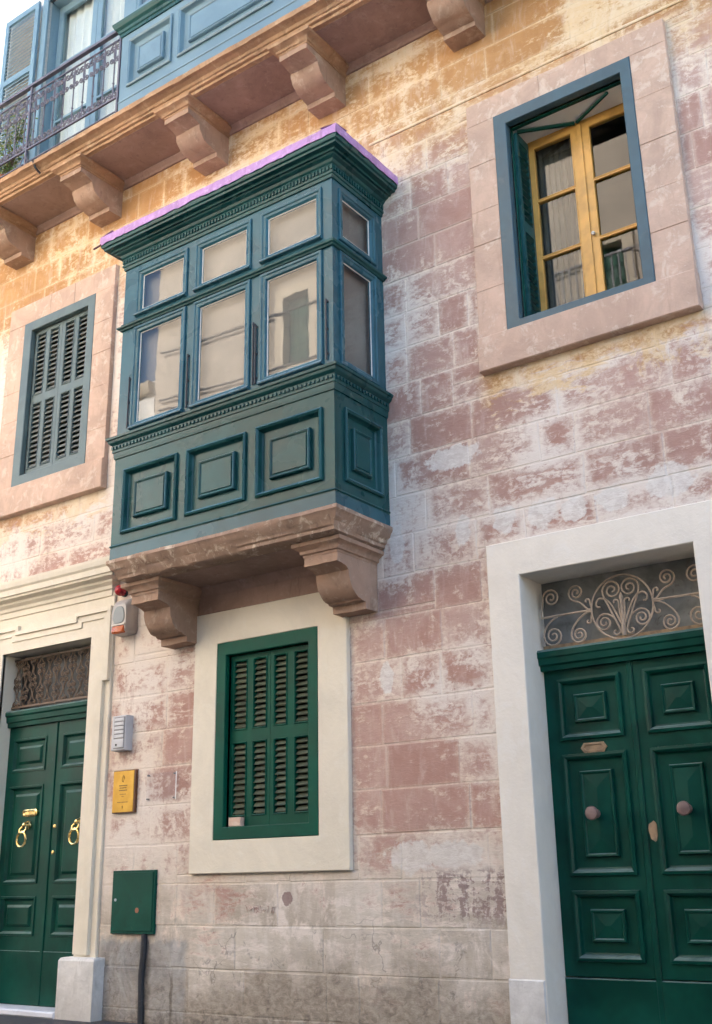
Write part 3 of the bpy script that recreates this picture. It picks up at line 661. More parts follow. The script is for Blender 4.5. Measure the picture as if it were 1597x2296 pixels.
# glazed storey
low = [(1.29, 1.915), (2.02, 2.652), (2.772, 3.40)]; LZ = (4.822, 5.81); UZ = (5.93, 6.395)
mb = MB()
holes = [(a, b, LZ[0], LZ[1]) for a, b in low]+[(a, b, UZ[0], UZ[1]) for a, b in low]
for r in subtract([(BX0+.0, BX1, 4.77, 6.47)], holes): mb.box(r[0], r[1], BY, BY+.05, r[2], r[3])
build('post_frame', mb, 'teal_blue', bay)
SASH = [(-.008, -.01), (-.008, .014), (-.002, .02), (.016, .02), (.024, .012), (.046, .008), (.052, .004), (.060, -.012), (.062, -.03)]
SASHU = [(-.008, -.01), (-.008, .012), (-.002, .018), (.016, .018), (.024, .01), (.044, .006), (.052, -.002), (.064, -.014), (.066, -.03)]
def sash(r, fn, prof, low_):
    build('sash', MB().rect(r[0], r[1], r[2], r[3], prof, fn, cap=False), 'teal_blue', bay)
    i = prof[-1][0]-.004
    p = MB().rect(r[0]+i, r[1]-i, r[2]+i, r[3]-i, [(0, -.020), (0, -.016)], fn, cap=True); build('pane', p, 'glass', bay)
    build('putty_line', MB().rect(r[0]+i-.001, r[1]-i+.001, r[2]+i-.001, r[3]-i+.001, [(0, -.0155), (.001, -.009), (.004, -.0090), (.008, -.0155)], fn, cap=False), 'putty', bay)
    build('roller_blind', MB().rect(r[0]+i-.03, r[1]-i+.03, r[2]+i-.03, r[3]-i+.03, [(0, -.085), (0, -.08)], fn, cap=True), 'blind', bay)
for a, b in low:
    for zb in (LZ[0], UZ[0]): build('drip_rail', MB().ext_x([(BY-.010, zb-.006), (BY-.034, zb-.004), (BY-.036, zb+.006), (BY-.022, zb+.022), (BY-.010, zb+.026)], a-.006, b+.006), 'teal_blue', bay)
    sash((a, b, *LZ), front(BY), SASH, True); sash((a, b, *UZ), front(BY), SASHU, False)
sides = (-.625, -.125)
for X, fn in ((BX1, right), (BX0, left_)):
    mb = MB(); sg = 1 if X == BX1 else -1
    for r in subtract([(BY+.05, .006, 4.77, 6.47)], [(sides[0], sides[1], *LZ), (sides[0], sides[1], *UZ)]):
        mb.box(min(X, X-sg*.05), max(X, X-sg*.05), r[0], r[1], r[2], r[3])
    build('post_frame', mb, 'teal_blue', bay)
    sash((sides[0], sides[1], *LZ), fn(X), SASH, True); sash((sides[0], sides[1], *UZ), fn(X), SASHU, False)
build('transom_moulding', MB().three(BX0, BX1, BY, [(-.01, 5.822), (.018, 5.826), (.024, 5.838), (.04, 5.845), (.044, 5.858), (.03, 5.866), (.018, 5.872), (.014, 5.892), (-.01, 5.895)]), 'teal', bay)
for xx, z0, z1 in ((1.965, 4.84, 5.34), (2.70, 4.84, 5.40), (2.725, 4.84, 5.37), (3.445, 4.84, 5.36), (1.255, 4.84, 5.33)):
    mb = MB().tube([(xx, BY-.012, z0), (xx, BY-.012, z1)], .0075, 6)
    for zz in (z0+.05, (z0+z1)/2, z1-.02): mb.box(xx-.014, xx+.014, BY-.008, BY+.001, zz-.008, zz+.008)
    build('bolt_rod', mb, 'tar', bay)

# ------------------------------------------------------------------ balcony above
SF = 8.19
balc = empty('balcony', (2, 0, 7.8), house, label='long stone balcony on carved brackets along the upper storey')
SX0, SX1 = -2.35, 6.6
mb = MB(); yin = -.60
prof = [(-.35, SF), (0, SF), (.002, SF+.028), (.028, SF+.033), (.034, SF+.055), (.05, SF+.06), (.062, SF+.085), (.10, SF+.10), (.135, SF+.105), (.142, SF+.15), (.02, SF+.155), (-.55, SF+.155)]
mb.worn_three(SX0, SX1, yin, prof, .03); build('balcony_slab', mb, 'corbel_ochre', balc)
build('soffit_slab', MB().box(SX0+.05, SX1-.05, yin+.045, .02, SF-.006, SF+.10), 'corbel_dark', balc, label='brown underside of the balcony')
cxs = [-1.55, -.12, 1.40, 2.84, 4.30, 5.76]; cw_ = .31
for x in cxs: corbel(balc, x, x+cw_, SF-.007, .40, .645, 'corbel', 'corbel_ochre', .075)
ends = [SX0+.1]+[v for x in cxs for v in (x-.002, x+cw_+.002)]+[SX1-.1]
for a, b in zip(ends[::2], ends[1::2]):
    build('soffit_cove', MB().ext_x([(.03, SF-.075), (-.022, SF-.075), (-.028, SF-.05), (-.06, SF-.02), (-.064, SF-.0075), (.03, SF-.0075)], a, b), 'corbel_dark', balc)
build('slab_joint', MB().tube([(-.405, -.745, SF+.15), (-.40, -.70, SF+.07), (-.40, -.64, SF+.04)], .013, 5), 'tar', balc, label='dark drain stain across the slab edge')

# railing of wrought iron
rail = empty('balcony_railing', (-.7, -.68, 8.35), house, label='black wrought iron railing with scrolls')
RY = -.68
build('handrail', MB().box(SX0, .815, RY-.022, RY+.022, 9.425, 9.455), 'iron', rail)
build('handrail', MB().box(SX0, .815, RY-.008, RY+.008, 9.318, 9.332), 'iron', rail)
build('bottom_rail', MB().box(SX0, .815, RY-.010, RY+.010, 8.592, 8.612), 'iron', rail)
build('bottom_rail', MB().box(SX0, .79, RY-.006, RY+.006, 8.425, 8.437), 'iron', rail)
step = .1565; bx = -2.25; first = {}
def put(key, maker, mat, x):
    if key not in first:
        o = build(key, maker(x), mat, rail, True); first[key] = (o, WL[o.name].copy(), x)
    else:
        o, w0, x0 = first[key]; again(o, w0+Vector((x-x0, 0, 0)), rail)
def bal(x): return MB().tube([(x, RY, 8.60), (x, RY, 9.325)], .0072, 5)
def post(x): return MB().box(x-.011, x+.011, RY-.011, RY+.011, 8.345, 9.425)
def top_scroll(x):
    mb = MB()
    for m_ in (0, 1):
        s1 = scroll((x, 9.02), (0, .6), (x-.042, 9.235), .042, 0, 1.5, 1, .16)
        s2 = scroll((x, 9.30), (0, -.5), (x-.04, 9.10), .036, math.pi*.1, 1.5, -1, .12)
        for s_ in (s1, s2):
            if m_: s_ = mirror(s_, x)
            mb.tube(flat(s_, RY), .0072, 5)
    mb.lathe((x, RY, 9.06), (0, 0, 1), [(-.012, .007), (0, .014), (.012, .007)], 8)
    return mb
def low_scroll(x):
    mb = MB()
    for m_ in (0, 1):
        s1 = scroll((x, 8.80), (0, -.5), (x-.041, 8.668), .040, math.pi*.05, 1.5, -1, .12)
        mb.tube(flat(mirror(s1, x) if m_ else s1, RY), .0072, 5)
    mb.lathe((x, RY, 8.80), (0, 0, 1), [(-.012, .007), (0, .014), (.012, .007)], 8)
    return mb
def arch(x):
    return MB().tube([(x+step*.5*math.cos(a), RY, 9.20+.115*math.sin(a)) for a in [math.pi*i/10 for i in range(11)]], .006, 5)
i = 0
while bx < .78:
    put('baluster', bal, 'iron', bx)
    put('scroll', top_scroll, 'iron', bx)
    put('foot_scroll', low_scroll, 'iron', bx)
    if i % 2: put('arch_bar', arch, 'iron', bx)
    bx += step; i += 1
for px in (-2.0, -.62, .80): put('rail_post', post, 'iron', px)
mb = MB()
for s_ in (1, -1): mb.tube([(-.62, RY-.02, 8.50), (-.62-.05*s_, RY-.02, 8.46), (-.62-.06*s_, RY-.02, 8.41), (-.62, RY-.02, 8.36)], .007, 5)
build('rail_bracket', mb, 'iron', rail)

# enclosed part of the balcony, right
EY, EX0, EX1 = -.68, .82, 6.3
enc = empty('enclosed_balcony', (3.5, -.3, 8.35), house, label='pale blue panelled enclosed balcony on the stone slab')
epan = [(.955, 1.533, 8.663, 9.203)]+[(1.66+1.29*i, 1.66+1.29*i+1.16, 8.66, 9.203) for i in range(3)]+[(5.53, 6.1, 8.66, 9.203)]
mb = MB()
for r in subtract([(EX0, EX1, 8.346, 9.34)], epan): mb.box(r[0], r[1], EY, EY+.03, r[2], r[3])
build('base_board', mb, 'pale_teal', enc)
for X0, X1 in ((EX0, EX0+.03), (EX1-.03, EX1)): build('base_board', MB().box(X0, X1, EY+.03, -.001, 8.346, 9.34), 'pale_teal', enc)
for r in epan: wood_panel(r, front(EY), enc, 'pale_teal')
build('base_bead', MB().three(EX0, EX1, EY, [(-.01, 8.50), (.006, 8.503), (.008, 8.512), (.005, 8.52), (-.01, 8.522)]), 'pale_teal', enc)
build('middle_cornice', MB().three(EX0, EX1, EY, [(-.03, 9.315), (.014, 9.318), (.018, 9.35), (.03, 9.36), (.035, 9.39), (.06, 9.41), (.075, 9.44), (.08, 9.465), (-.05, 9.49)]), 'teal', enc)
ewin = [(1.0+1.06*i, 1.0+1.06*i+.9, 9.55, 10.75) for i in range(5)]
mb = MB()
for r in subtract([(EX0, EX1, 9.48, 11.0)], ewin): mb.box(r[0], r[1], EY, EY+.05, r[2], r[3])
for X0, X1 in ((EX0, EX0+.05), (EX1-.05, EX1)): mb.box(X0, X1, EY+.05, -.001, 9.48, 11.0)
build('post_frame', mb, 'pale_teal', enc)
for r in ewin:
    build('sash', MB().rect(*r, SASH, front(EY), cap=False), 'pale_teal', enc)
    build('pane', MB().box(r[0]+.064, r[1]-.064, EY+.016, EY+.02, r[2]+.064, r[3]-.064), 'glass', enc)
build('roller_blind', MB().box(EX0+.06, EX1-.06, EY+.10, EY+.11, 9.5, 10.95), 'curtain', enc)
build('top_cornice', MB().three(EX0, EX1, EY, [(-.05, 10.98), (.02, 10.99), (.04, 11.05), (.1, 11.1), (.16, 11.16), (.17, 11.22), (-.7, 11.28)]), 'pale_teal', enc)

# french door with shutters on the open part
fd = empty('balcony_door', (-.63, 0, 8.35), house, label='tall pale blue glazed balcony door with louvred shutters folded back')
build('door_frame', MB().loops(frame_rings((-1.47, .20, 8.346, 11.66), (-1.37, .10, 8.42, 11.55), -.03, .03)), 'pale_teal', fd)
build('reveal_lining', MB().loops([[(a, y, b) for a, b in ((-1.368, 8.422), (.098, 8.422), (.098, 11.548), (-1.368, 11.548))] for y in (.03, .40)]), 'pale_teal', fd)
for a, b in ((-1.366, -.638), (-.632, .096)):
    pz = [(8.98, 9.78), (9.81, 10.62), (10.65, 11.44)]
    mb = MB()
    for r in subtract([(a, b, 8.43, 11.546)], [(a+.085, b-.085, p, q) for p, q in pz]): mb.box(r[0], r[1], .15, .195, r[2], r[3])
    build('door_leaf', mb, 'pale_teal', fd)
    for p, q in pz: build('pane', MB().box(a+.085, b-.085, .17, .174, p, q), 'glass', fd)
mb = MB(); n = 60; mb.loops([[(-1.36+1.45*i/n, .25+.02*math.sin(i*1.1), z) for i in range(n+1)] for z in (8.45, 11.54)], False)
build('curtain', mb, 'curtain', fd, True)  # white sheet added behind the panes, standing in for reflected bright sky
def open_leaf(xa, xb):
    mb = MB(); zr = [(8.60, 9.45), (9.55, 10.55), (10.63, 11.50)]; s_ = .07
    for r in subtract([(xa, xb, 8.45, 11.58)], [(xa+s_, xb-s_, p, q) for p, q in zr]): mb.box(r[0], r[1], -.075, -.04, r[2], r[3])
    build('shutter_leaf', mb, 'pale_teal', fd)
    src = None
    for p, q in zr:
        n = int((q-p)/.052)
        for i in range(n):
            zq = p+(i+.5)*(q-p)/n
            if src is None:
                pr = [(-.072, -.022), (-.068, -.026), (-.044, .018), (-.048, .022)]
                src = build('slat', MB().loops([[(xx, y, zq+z) for y, z in pr] for xx in (xa+s_+.001, xb-s_-.001)], True, True, True), 'pale_teal', fd); s0 = WL[src.name].copy(); z0_ = zq
            else: again(src, s0+Vector((0, 0, zq-z0_)), fd)
open_leaf(-2.14, -1.49); open_leaf(.22, .80)

# ------------------------------------------------------------------ right door
rd = empty('door', (5.23, .2, 0), house, label='dark green double door with pyramid panels and round knobs in a cream surround')
q = lambda x0, x1, z1, y: [(x0, y, 0), (x0, y, z1), (x1, y, z1), (x1, y, 0)]
def door_surround(o, i, y0, yb):
    mb = MB(); b = .006
    mb.loops([q(o[0], o[1], o[2], .05), q(o[0], o[1], o[2], y0+b), q(o[0]+b, o[1]-b, o[2]-b, y0), q(i[0]-b, i[1]+b, i[2]+b, y0), q(i[0], i[1], i[2], y0+b), q(i[0], i[1], i[2], yb)], False); return mb
build('door_surround', door_surround((4.355, 6.115, 3.335), (4.609, 5.856, 3.076), -.045, .42), 'white_cream', rd)
for a, b in ((4.345, 4.602), (5.863, 6.125)): build('plinth_stone', MB().bbox(a, b, -.055, .04, 0, .44, .008), 'white_stone', rd)
build('threshold', MB().box(4.606, 5.859, -.05, .42, 0, .05), 'marble', rd)
DY = .235
def door_leaf(parent, a, b, z0, z1, y, holes, mat):
    mb = MB()
    for r in subtract([(a, b, z0, z1)], holes): mb.box(r[0], r[1], y, y+.03, r[2], r[3])
    mb.box(a, b, y+.035, y+.05, z0, z1)
    return build('door_leaf', mb, mat, parent)
rp = {'t': (1.95, 2.342), 'm': (1.072, 1.826), 'l': (.552, .95)}
DPR = [(0, -.001), (-.016, .004), (-.014, .02), (.004, .024), (.018, .012), (.026, -.012), (.036, -.016), (.098, -.018), (.100, .004), (.106, .012), (.116, .010), (.124, .002)]
for a, b, c0, c1 in ((4.611, 5.243, 4.722, 5.155), (5.246, 5.855, 5.345, 5.765)):
    hs = [(c0, c1, *rp[k]) for k in 'tml']
    door_leaf(rd, a, b, .445, 2.42, DY, hs, 'green')
    for h in hs:
        m_ = MB().rect(*h, DPR, front(DY), apex=.011); build('panel', m_, 'green', rd)
    build('kick_board', MB().bbox(a, b, DY-.010, DY+.04, .052, .437, .006), 'green', rd)
    build('knob', MB().lathe(((c0+c1)/2-.008, DY-.03, 1.445), (0, -1, 0), [(0, .03), (.006, .03), (.010, .016), (.045, .016), (.05, .03), (.062, .043), (.075, .046), (.088, .040), (.095, .02), (.096, .004)], 18), 'knob_stone', rd, True)
build('astragal', MB().bbox(5.222, 5.262, DY-.014, DY+.0, .06, 2.42, .006), 'green', rd)
build('door_head', MB().ext_x([(.30, 2.418), (.19, 2.42), (.185, 2.45), (.165, 2.46), (.16, 2.50), (.15, 2.51), (.148, 2.548), (.16, 2.565), (.30, 2.568)], 4.607, 5.858), 'green', rd)
hx = lambda w_, h_, k: [(4.943-w_, 1.876), (4.943-w_+k, 1.876+h_), (4.943+w_-k, 1.876+h_), (4.943+w_, 1.876), (4.943+w_-k, 1.876-h_), (4.943-w_+k, 1.876-h_)]
mb = MB().loops([[(p[0], y, p[1]) for p in hx(*s_)] for s_, y in (((.095, .033, .025), DY), ((.095, .033, .025), DY-.009), ((.074, .019, .018), DY-.011), ((.072, .017, .018), DY-.004))], True, cap1=True)
build('letter_slot', mb, 'bare_wood', rd)
mb = MB()
mb.loops([[(5.30+.032*math.cos(t)*(1+.15*math.sin(3*t)), y, 1.32+.062*math.sin(t)*(1+.1*math.cos(5*t))) for t in [2*math.pi*i/18 for i in range(18)]] for y in (DY, DY-.004)], True, cap1=True)
build('worn_lock_plate', mb, 'bare_wood', rd, label='bare worn patch round the keyhole')
build('fanlight_board', MB().box(4.607, 5.858, .30, .32, 2.57, 3.078), 'dirty_board', rd)
build('fanlight_sill', MB().box(4.607, 5.858, .262, .299, 2.569, 2.61), 'bare_wood', rd)
# scrolled grille of the fanlight
GY = .205; gx, gz, gr = 5.243, 2.795, .222
def gtube(pts, r=.0066): return MB().tube(flat(pts, GY), r, 6)
build('grille_ring', gtube(spiral(gx, gz, gr, gr, 0, 2*math.pi, 40)), 'old_iron', rd, True)
half = [gtube([(gx-gr, gz+.01), (gx-.40, gz+.008), (4.635, gz+.006)], .008),
        gtube(scroll((gx-gr, gz+.02), (-.6, -.35), (4.915, 2.945), .062, -math.pi*.55, 1.9, -1, .20)),
        gtube(scroll((4.64, gz+.006), (-.2, .6), (4.722, 2.935), .068, math.pi*1.05, 1.9, -1, .12)),
        gtube(scroll((gx-gr, gz), (-.6, .25), (4.917, 2.645), .060, math.pi*1.0, 1.9, 1, .22)),
        gtube(scroll((4.76, gz-.002), (-.6, -.1), (4.722, 2.662), .075, math.pi*.95, 1.9, 1, .20)),
        gtube(scroll((gx-gr, gz+.03), (-.1, .5), (gx-gr-.03, gz+.075), .022, 0, .7, 1, .06)),
        gtube(scroll((gx-gr, gz-.02), (-.1, -.5), (gx-gr-.03, gz-.065), .022, 0, .7, -1, .06)),
        gtube(scroll((gx-.01, gz-.19), (-.35, .9), (gx-.062, gz+.125), .072, math.pi*1.12, 1.8, -1, .38)),
        gtube(scroll((gx-.01, gz-.18), (-.6, 1.0), (gx-.135, gz-.095), .064, math.pi*.35, 1.9, 1, .26)),
        gtube(scroll((gx-.01, gz-.12), (-.5, 1.0), (gx-.155, gz+.03), .05, math.pi*.5, .45, 1, .24)),
        gtube(scroll((gx-.008, gz-.10), (-.2, 1.0), (gx-.048, gz+.035), .028, 0, .55, 1, .14)),
        gtube(scroll((gx-.012, gz-.17), (-.6, .05), (gx-.055, gz-.165), .03, -math.pi*.1, .7, -1, .09))]
for m_ in half:
    build('grille_scroll', m_, 'old_iron', rd, True)
    k = MB(); k.add([(2*gx-v[0], v[1], v[2]) for v in m_.v], m_.f); build('grille_scroll', k, 'old_iron', rd, True)
build('grille_stem', MB().lathe((gx, GY, gz-.2), (0, 0, 1), [(0, .014), (.03, .018), (.10, .012), (.2, .009), (.25, .012), (.26, .016), (.30, .004)], 10), 'old_iron', rd, True)

# ------------------------------------------------------------------ left door
ld = empty('door', (-.48, .1, 0), house, label='green panelled double door with brass ring knockers beneath the cream cornice')
LY = .125
OR_ = (-1.136, .161, 3.246)
build('door_surround', door_surround((-1.62, .44, 3.66), OR_, -.03, .42), 'cream', ld)
# eared architrave
def arch_piece(pts_o, pts_i, y0, y1, b=.005):
    ring = lambda p, y: [(a, y, z) for a, z in p]
    return MB().loops([ring(pts_o, -.029), ring(pts_o, y0), ring(pts_i, y1), ring(pts_i, -.029)], False)
def eared(d0, d1):
    """offsets from the opening edge give nested eared outlines"""
    def path(d, e):
        xr, xl, zt = OR_[1]+d, OR_[0]-d, OR_[2]+d
        zs = 3.02-d; sr, sl = OR_[1]-.03-d, OR_[0]+.03+d
        return [(xl, .5), (xl, zs), (xl-e, zs), (xl-e, zt+e*.8), (sl, zt+e*.8), (sl, zt), (sr, zt), (sr, zt+e*.8), (xr+e, zt+e*.8), (xr+e, zs), (xr, zs), (xr, .5)]
    return path(*d0), path(*d1)
def bandmb(d_out, d_in, y0):
    po, pi = eared((d_out, .065), (d_in, .065)); ring = lambda p, y: [(a, y, z) for a, z in p]
    return MB().loops([ring(po, -.029), ring(po, y0+.004), ring(pi, y0), ring(pi, -.029)], False)
build('architrave_band', bandmb(.205, .165, -.068), 'cream', ld)
build('architrave_band', bandmb(.164, .105, -.052), 'cream', ld)
po, pi = eared((.104, .065), (.0, .0)); pi = [(OR_[0], .5), (OR_[0], po[1][1]), (OR_[0], po[2][1]), (OR_[0], OR_[2]), (po[4][0], OR_[2]), (po[5][0], OR_[2]), (po[6][0], OR_[2]), (po[7][0], OR_[2]), (OR_[1], OR_[2]), (OR_[1], po[9][1]), (OR_[1], po[10][1]), (OR_[1], .5)]
build('architrave_band', MB().loops([[(a, -.029, z) for a, z in po], [(a, -.040, z) for a, z in po], [(a, -.040, z) for a, z in pi], [(a, -.0, z) for a, z in pi]], False), 'cream', ld)
# cornice above
cpr = [(-.02, 3.605), (.012, 3.607), (.014, 3.66), (.03, 3.67), (.036, 3.70), (.07, 3.725), (.075, 3.745), (.13, 3.765), (.135, 3.785), (.15, 3.79), (.154, 3.845), (.17, 3.865), (.178, 3.905), (.18, 3.93), (.05, 3.945), (-.1, 3.95)]
build('door_cornice', MB().three(-1.62, .40, -.03, cpr, .02), 'cream', ld)
for x0, x1 in ((-1.58, -1.115), (.09, .53)):
    xs = (x0, x1)
    mb = MB().loops([[(xs[0], .04, z), (xs[0]+i, -.125+i, z), (xs[1]-i, -.125+i, z), (xs[1], .04, z)] for z, i in ((0, 0), (.455, .0), (.475, .012), (.48, .03))], False)
    mb.add([(xs[0], .04, .48), (xs[0]+.03, -.095, .48), (xs[1]-.03, -.095, .48), (xs[1], .04, .48)], [(0, 1, 2, 3)])
    build('plinth_stone', mb, 'white_stone', ld)
build('threshold', MB().bbox(-1.11, .085, -.14, .42, 0, .052, .01), 'marble', ld)
lp = {'t': (2.11, 2.405), 'm': (1.09, 1.955), 'l': (.64, .957)}
LPR = [(0, -.001), (-.012, .003), (-.010, .010), (.006, .010), (.018, -.006), (.024, -.018), (.034, -.020), (.062, -.020), (.085, -.004), (.09, -.003)]
for a, b, c0, c1 in ((-1.136, -.437, -1.055, -.580), (-.433, .161, -.330, .085)):
    hs = [(c0, c1, *lp[k]) for k in 'tml']
    door_leaf(ld, a, b, .50, 2.535, LY, hs, 'green')
    for h in hs: wood_panel(h, front(LY), ld, 'green', LPR)
    build('kick_board', MB().bbox(a, b, LY-.006, LY+.04, .054, .503, .005), 'green', ld)
    # lion-less ring knocker: rosette, bracket and ring
    kx = (c0+c1)/2 if c0 < -.5 else -.01
    kx = -.745 if c0 < -.5 else -.015
    ky = LY-.03+.03
    kn = empty('knocker', (kx, LY, 1.5), ld) if False else None
    mb = MB().lathe((kx, LY-.0, 1.60), (0, -1, 0), [(-.002, .036), (.012, .040), (.022, .034), (.034, .030), (.05, .024), (.066, .018), (.07, .006)], 16)
    mb.tube([(kx-.03, LY-.05, 1.585), (kx-.045, LY-.065, 1.56), (kx-.03, LY-.075, 1.53), (kx+.03, LY-.075, 1.53), (kx+.045, LY-.065, 1.56), (kx+.03, LY-.05, 1.585)], .011, 8)
    build('knocker_boss', mb, 'brass', ld, True)
    build('knocker_ring', MB().tube([(kx+.062*math.cos(t), LY-.075, 1.472+.068*math.sin(t)) for t in [2*math.pi*i/28 for i in range(29)]], .011, 8), 'brass', ld, True)
build('astragal', MB().bbox(-.456, -.414, LY-.012, LY, .06, 2.53, .005), 'green', ld)
mb = MB(); c = (-.745, 1.712)
ov = lambda w_, h_: [(c[0]+math.copysign(max(0, w_-h_), math.cos(t))+h_*math.cos(t), c[1]+h_*math.sin(t)) for t in [math.pi*2*(i+.5)/20 for i in range(20)]]
mb.loops([[(p[0], y, p[1]) for p in ov(*s_)] for s_, y in (((.108, .034), LY+.025), ((.108, .034), LY-.002), ((.092, .022), LY-.006), ((.078, .013), LY+.0))], True, cap1=True)
build('letter_slot', mb, 'brass', ld)
for zz in (1.575, 1.345): build('lock_cylinder', MB().lathe((-.372, LY, zz), (0, -1, 0), [(0, .018), (.007, .018), (.009, .012), (.008, .003)], 12), 'brass', ld, True)
build('door_head', MB().ext_x([(.20, 2.533), (.09, 2.535), (.085, 2.575), (.07, 2.585), (.065, 2.63), (.05, 2.645), (.048, 2.675), (.06, 2.69), (.20, 2.692)], -1.138, .163), 'green', ld)
build('fanlight_board', MB().box(-1.138, .163, .22, .24, 2.694, 3.248), 'black', ld)
random.seed(9); fy = .12
build('grille_bar', MB().box(-1.138, .163, fy-.01, fy+.01, 2.72, 2.74), 'rust_iron', ld)
build('grille_bar', MB().box(-1.138, .163, fy-.01, fy+.01, 3.19, 3.21), 'rust_iron', ld)
for i in range(11):
    for j in range(4):
        cx_ = -1.075+.116*i+random.uniform(-.01, .01); cz_ = 2.785+.12*j; s_ = 1 if (i+j) % 2 else -1
        mb = MB()
        for m_ in (0, 1):
            sp = scroll((cx_, cz_-.075), (.5, .7), (cx_+.028, cz_+.03), .03, -math.pi*.4, 1.5, 1, .1)
            sp = mirror(sp, cx_) if m_ else sp
            if s_ < 0: sp = [(p[0], 2*cz_-p[1]) for p in sp]
            mb.tube(flat(sp, fy+.004*m_), .006, 5)
        build('grille_scroll', mb, 'rust_iron', ld, True)

# ================================================================== things fixed to the wall
t = empty('alarm_siren', (.62, 0, 3.20), label='grey domed alarm siren box with orange lens beside the left door cornice', cat='alarm')
mb = MB(); xs = (.50, .775); z0, z1 = 3.22, 3.50
def case(x0, x1, z0, z1, y, r, n=5):
    pts = []
    for cx_, cz_, a0 in ((x1-r, z1-r*2, 0), (x0+r, z1-r*2, 90), (x0+r, z0+r, 180), (x1-r, z0+r, 270)):
        for i in range(n):
            a = R(a0+90*i/(n-1)); rz = r*2 if a0 < 180 else r
            pts.append((cx_+r*math.cos(a), y, cz_+rz*math.sin(a)))
    return pts
build('siren_case', MB().loops([case(.50, .735, 3.20, 3.53, .0, .04), case(.50, .735, 3.20, 3.53, -.06, .04), case(.505, .73, 3.20, 3.51, -.10, .045), case(.53, .715, 3.205, 3.47, -.135, .04)], True, cap1=True), 'alarm_case', t, True)
build('siren_grille', MB().loops([case(.55, .70, 3.29, 3.45, -.1345, .05), case(.555, .695, 3.295, 3.445, -.142, .05)], True, cap1=True), 'alarm_grille', t, True)
build('lens', MB().loops([case(.545, .705, 3.202, 3.268, -.115, .02), case(.545, .705, 3.202, 3.268, -.143, .02), case(.56, .69, 3.212, 3.26, -.154, .016)], True, cap1=True), 'orange_lens', t, True)
build('lens_rim', MB().loops([case(.54, .71, 3.272, 3.288, -.115, .005), case(.54, .71, 3.272, 3.288, -.146, .005)], True, cap1=True), 'putty', t)
t = empty('strobe_lamp', (.535, 0, 3.56), label='small red strobe lamp tucked above the grey alarm siren', cat='lamp')
build('lamp_base', MB().lathe((.55, .0, 3.625), (0, -1, 0), [(0, .05), (.03, .05), (.034, .04)], 14), 'black', t, True)
build('lamp_lens', MB().lathe((.55, -.032, 3.625), (0, -1, 0), [(0, .046), (.03, .052), (.05, .05), (.07, .04), (.085, .022), (.09, .004)], 14), 'red_lens', t)
t = empty('intercom', (.65, 0, 2.17), label='silver door intercom panel with call buttons between siren and brass plaque', cat='intercom')
build('intercom_case', MB().loops([[(a, y, z) for a, z in ((.56, 2.165), (.735, 2.165), (.735, 2.468), (.56, 2.468))] for y in (0.0, -.082)]+[[(a, -.09, z) for a, z in ((.566, 2.171), (.729, 2.171), (.729, 2.462), (.566, 2.462))]], True, cap1=True), 'steel', t)
build('button_plate', MB().bbox(.592, .726, -.094, -.0895, 2.18, 2.455, .002), 'steel_dark', t)
for i in range(5): build('call_button', MB().bbox(.602, .718, -.101, -.0935, 2.272+.036*i, 2.300+.036*i, .003), 'steel', t)
build('speaker_panel', MB().bbox(.596, .722, -.099, -.0935, 2.188, 2.263, .003), 'steel', t)
build('camera_eye', MB().lathe((.635, -.099, 2.213), (0, -1, 0), [(0, .010), (.004, .010), (.005, .004)], 10), 'black', t)
t = empty('brass_plaque', (.69, 0, 1.64), label='yellow brass plaque with engraved lines below the intercom', cat='plaque')
build('backing_board', MB().bbox(.553, .828, -.032, 0, 1.638, 1.998, .003), 'wood_backing', t)
build('plate', MB().bbox(.557, .812, -.036, -.0315, 1.645, 1.992, .002), 'plaque', t)
def marks(rows, y, name):
    random.seed(21); mb = MB()
    for (cx_, z, wd, h) in rows:
        x = cx_-wd/2
        while x < cx_+wd/2:
            l = random.uniform(.006, .013); mb.box(x, min(x+l, cx_+wd/2), y-.0006, y, z-h/2, z+h/2); x += l+.0035
    return mb
build('engraved_lettering', marks([(.684, 1.868, .10, .010), (.684, 1.848, .085, .010), (.684, 1.828, .10, .010), (.684, 1.795, .075, .006), (.684, 1.775, .03, .005), (.684, 1.728, .13, .007)], -.0361, 'l'), 'plaque_ink', t, kind='stuff')
mb = MB().tube([(.684+.016*math.cos(a)*(1-.3*math.sin(a)), -.0365, 1.925+.028*math.sin(a)) for a in [math.pi*2*i/18 for i in range(15)]], .0022, 4)
mb.tube([(.684, -.0365, 1.945), (.692, -.0365, 1.92), (.68, -.0365, 1.90)], .0022, 4)
mb.tube([(.676, -.0365, 1.69), (.692, -.0365, 1.69), (.684, -.0365, 1.675), (.684, -.0365, 1.70)], .0025, 4)
build('engraved_emblem', mb, 'plaque_ink', t)
t = empty('clear_sign', (1.125, 0, 1.72), label='clear acrylic sign plate on four studs right of the brass plaque', cat='sign')
build('acrylic_plate', MB().box(.955, 1.30, -.024, -.020, 1.72, 1.95), 'acrylic', t)
for a in (.972, 1.282):
    for z in (1.737, 1.933): build('stud', MB().lathe((a, 0, z), (0, -1, 0), [(0, .007), (.03, .007), (.032, .003)], 10), 'steel_dark', t, True)
build('edge_strip', MB().box(1.30, 1.306, -.025, -.019, 1.72, 1.95), 'curtain', t)
t = empty('meter_cabinet', (.95, 0, .67), label='square dark green metal meter cabinet low on the wall beside the left door', cat='cabinet')
build('cabinet_body', MB().bbox(.605, 1.11, -.030, 0, .668, 1.167, .004), 'meter_green', t)
build('cabinet_door', MB().bbox(.622, 1.093, -.037, -.0295, .69, 1.15, .003), 'meter_green', t)
build('cabinet_lock', MB().lathe((.661, -.037, .934), (0, -1, 0), [(0, .012), (.006, .012), (.007, .004)], 10), 'steel', t, True)
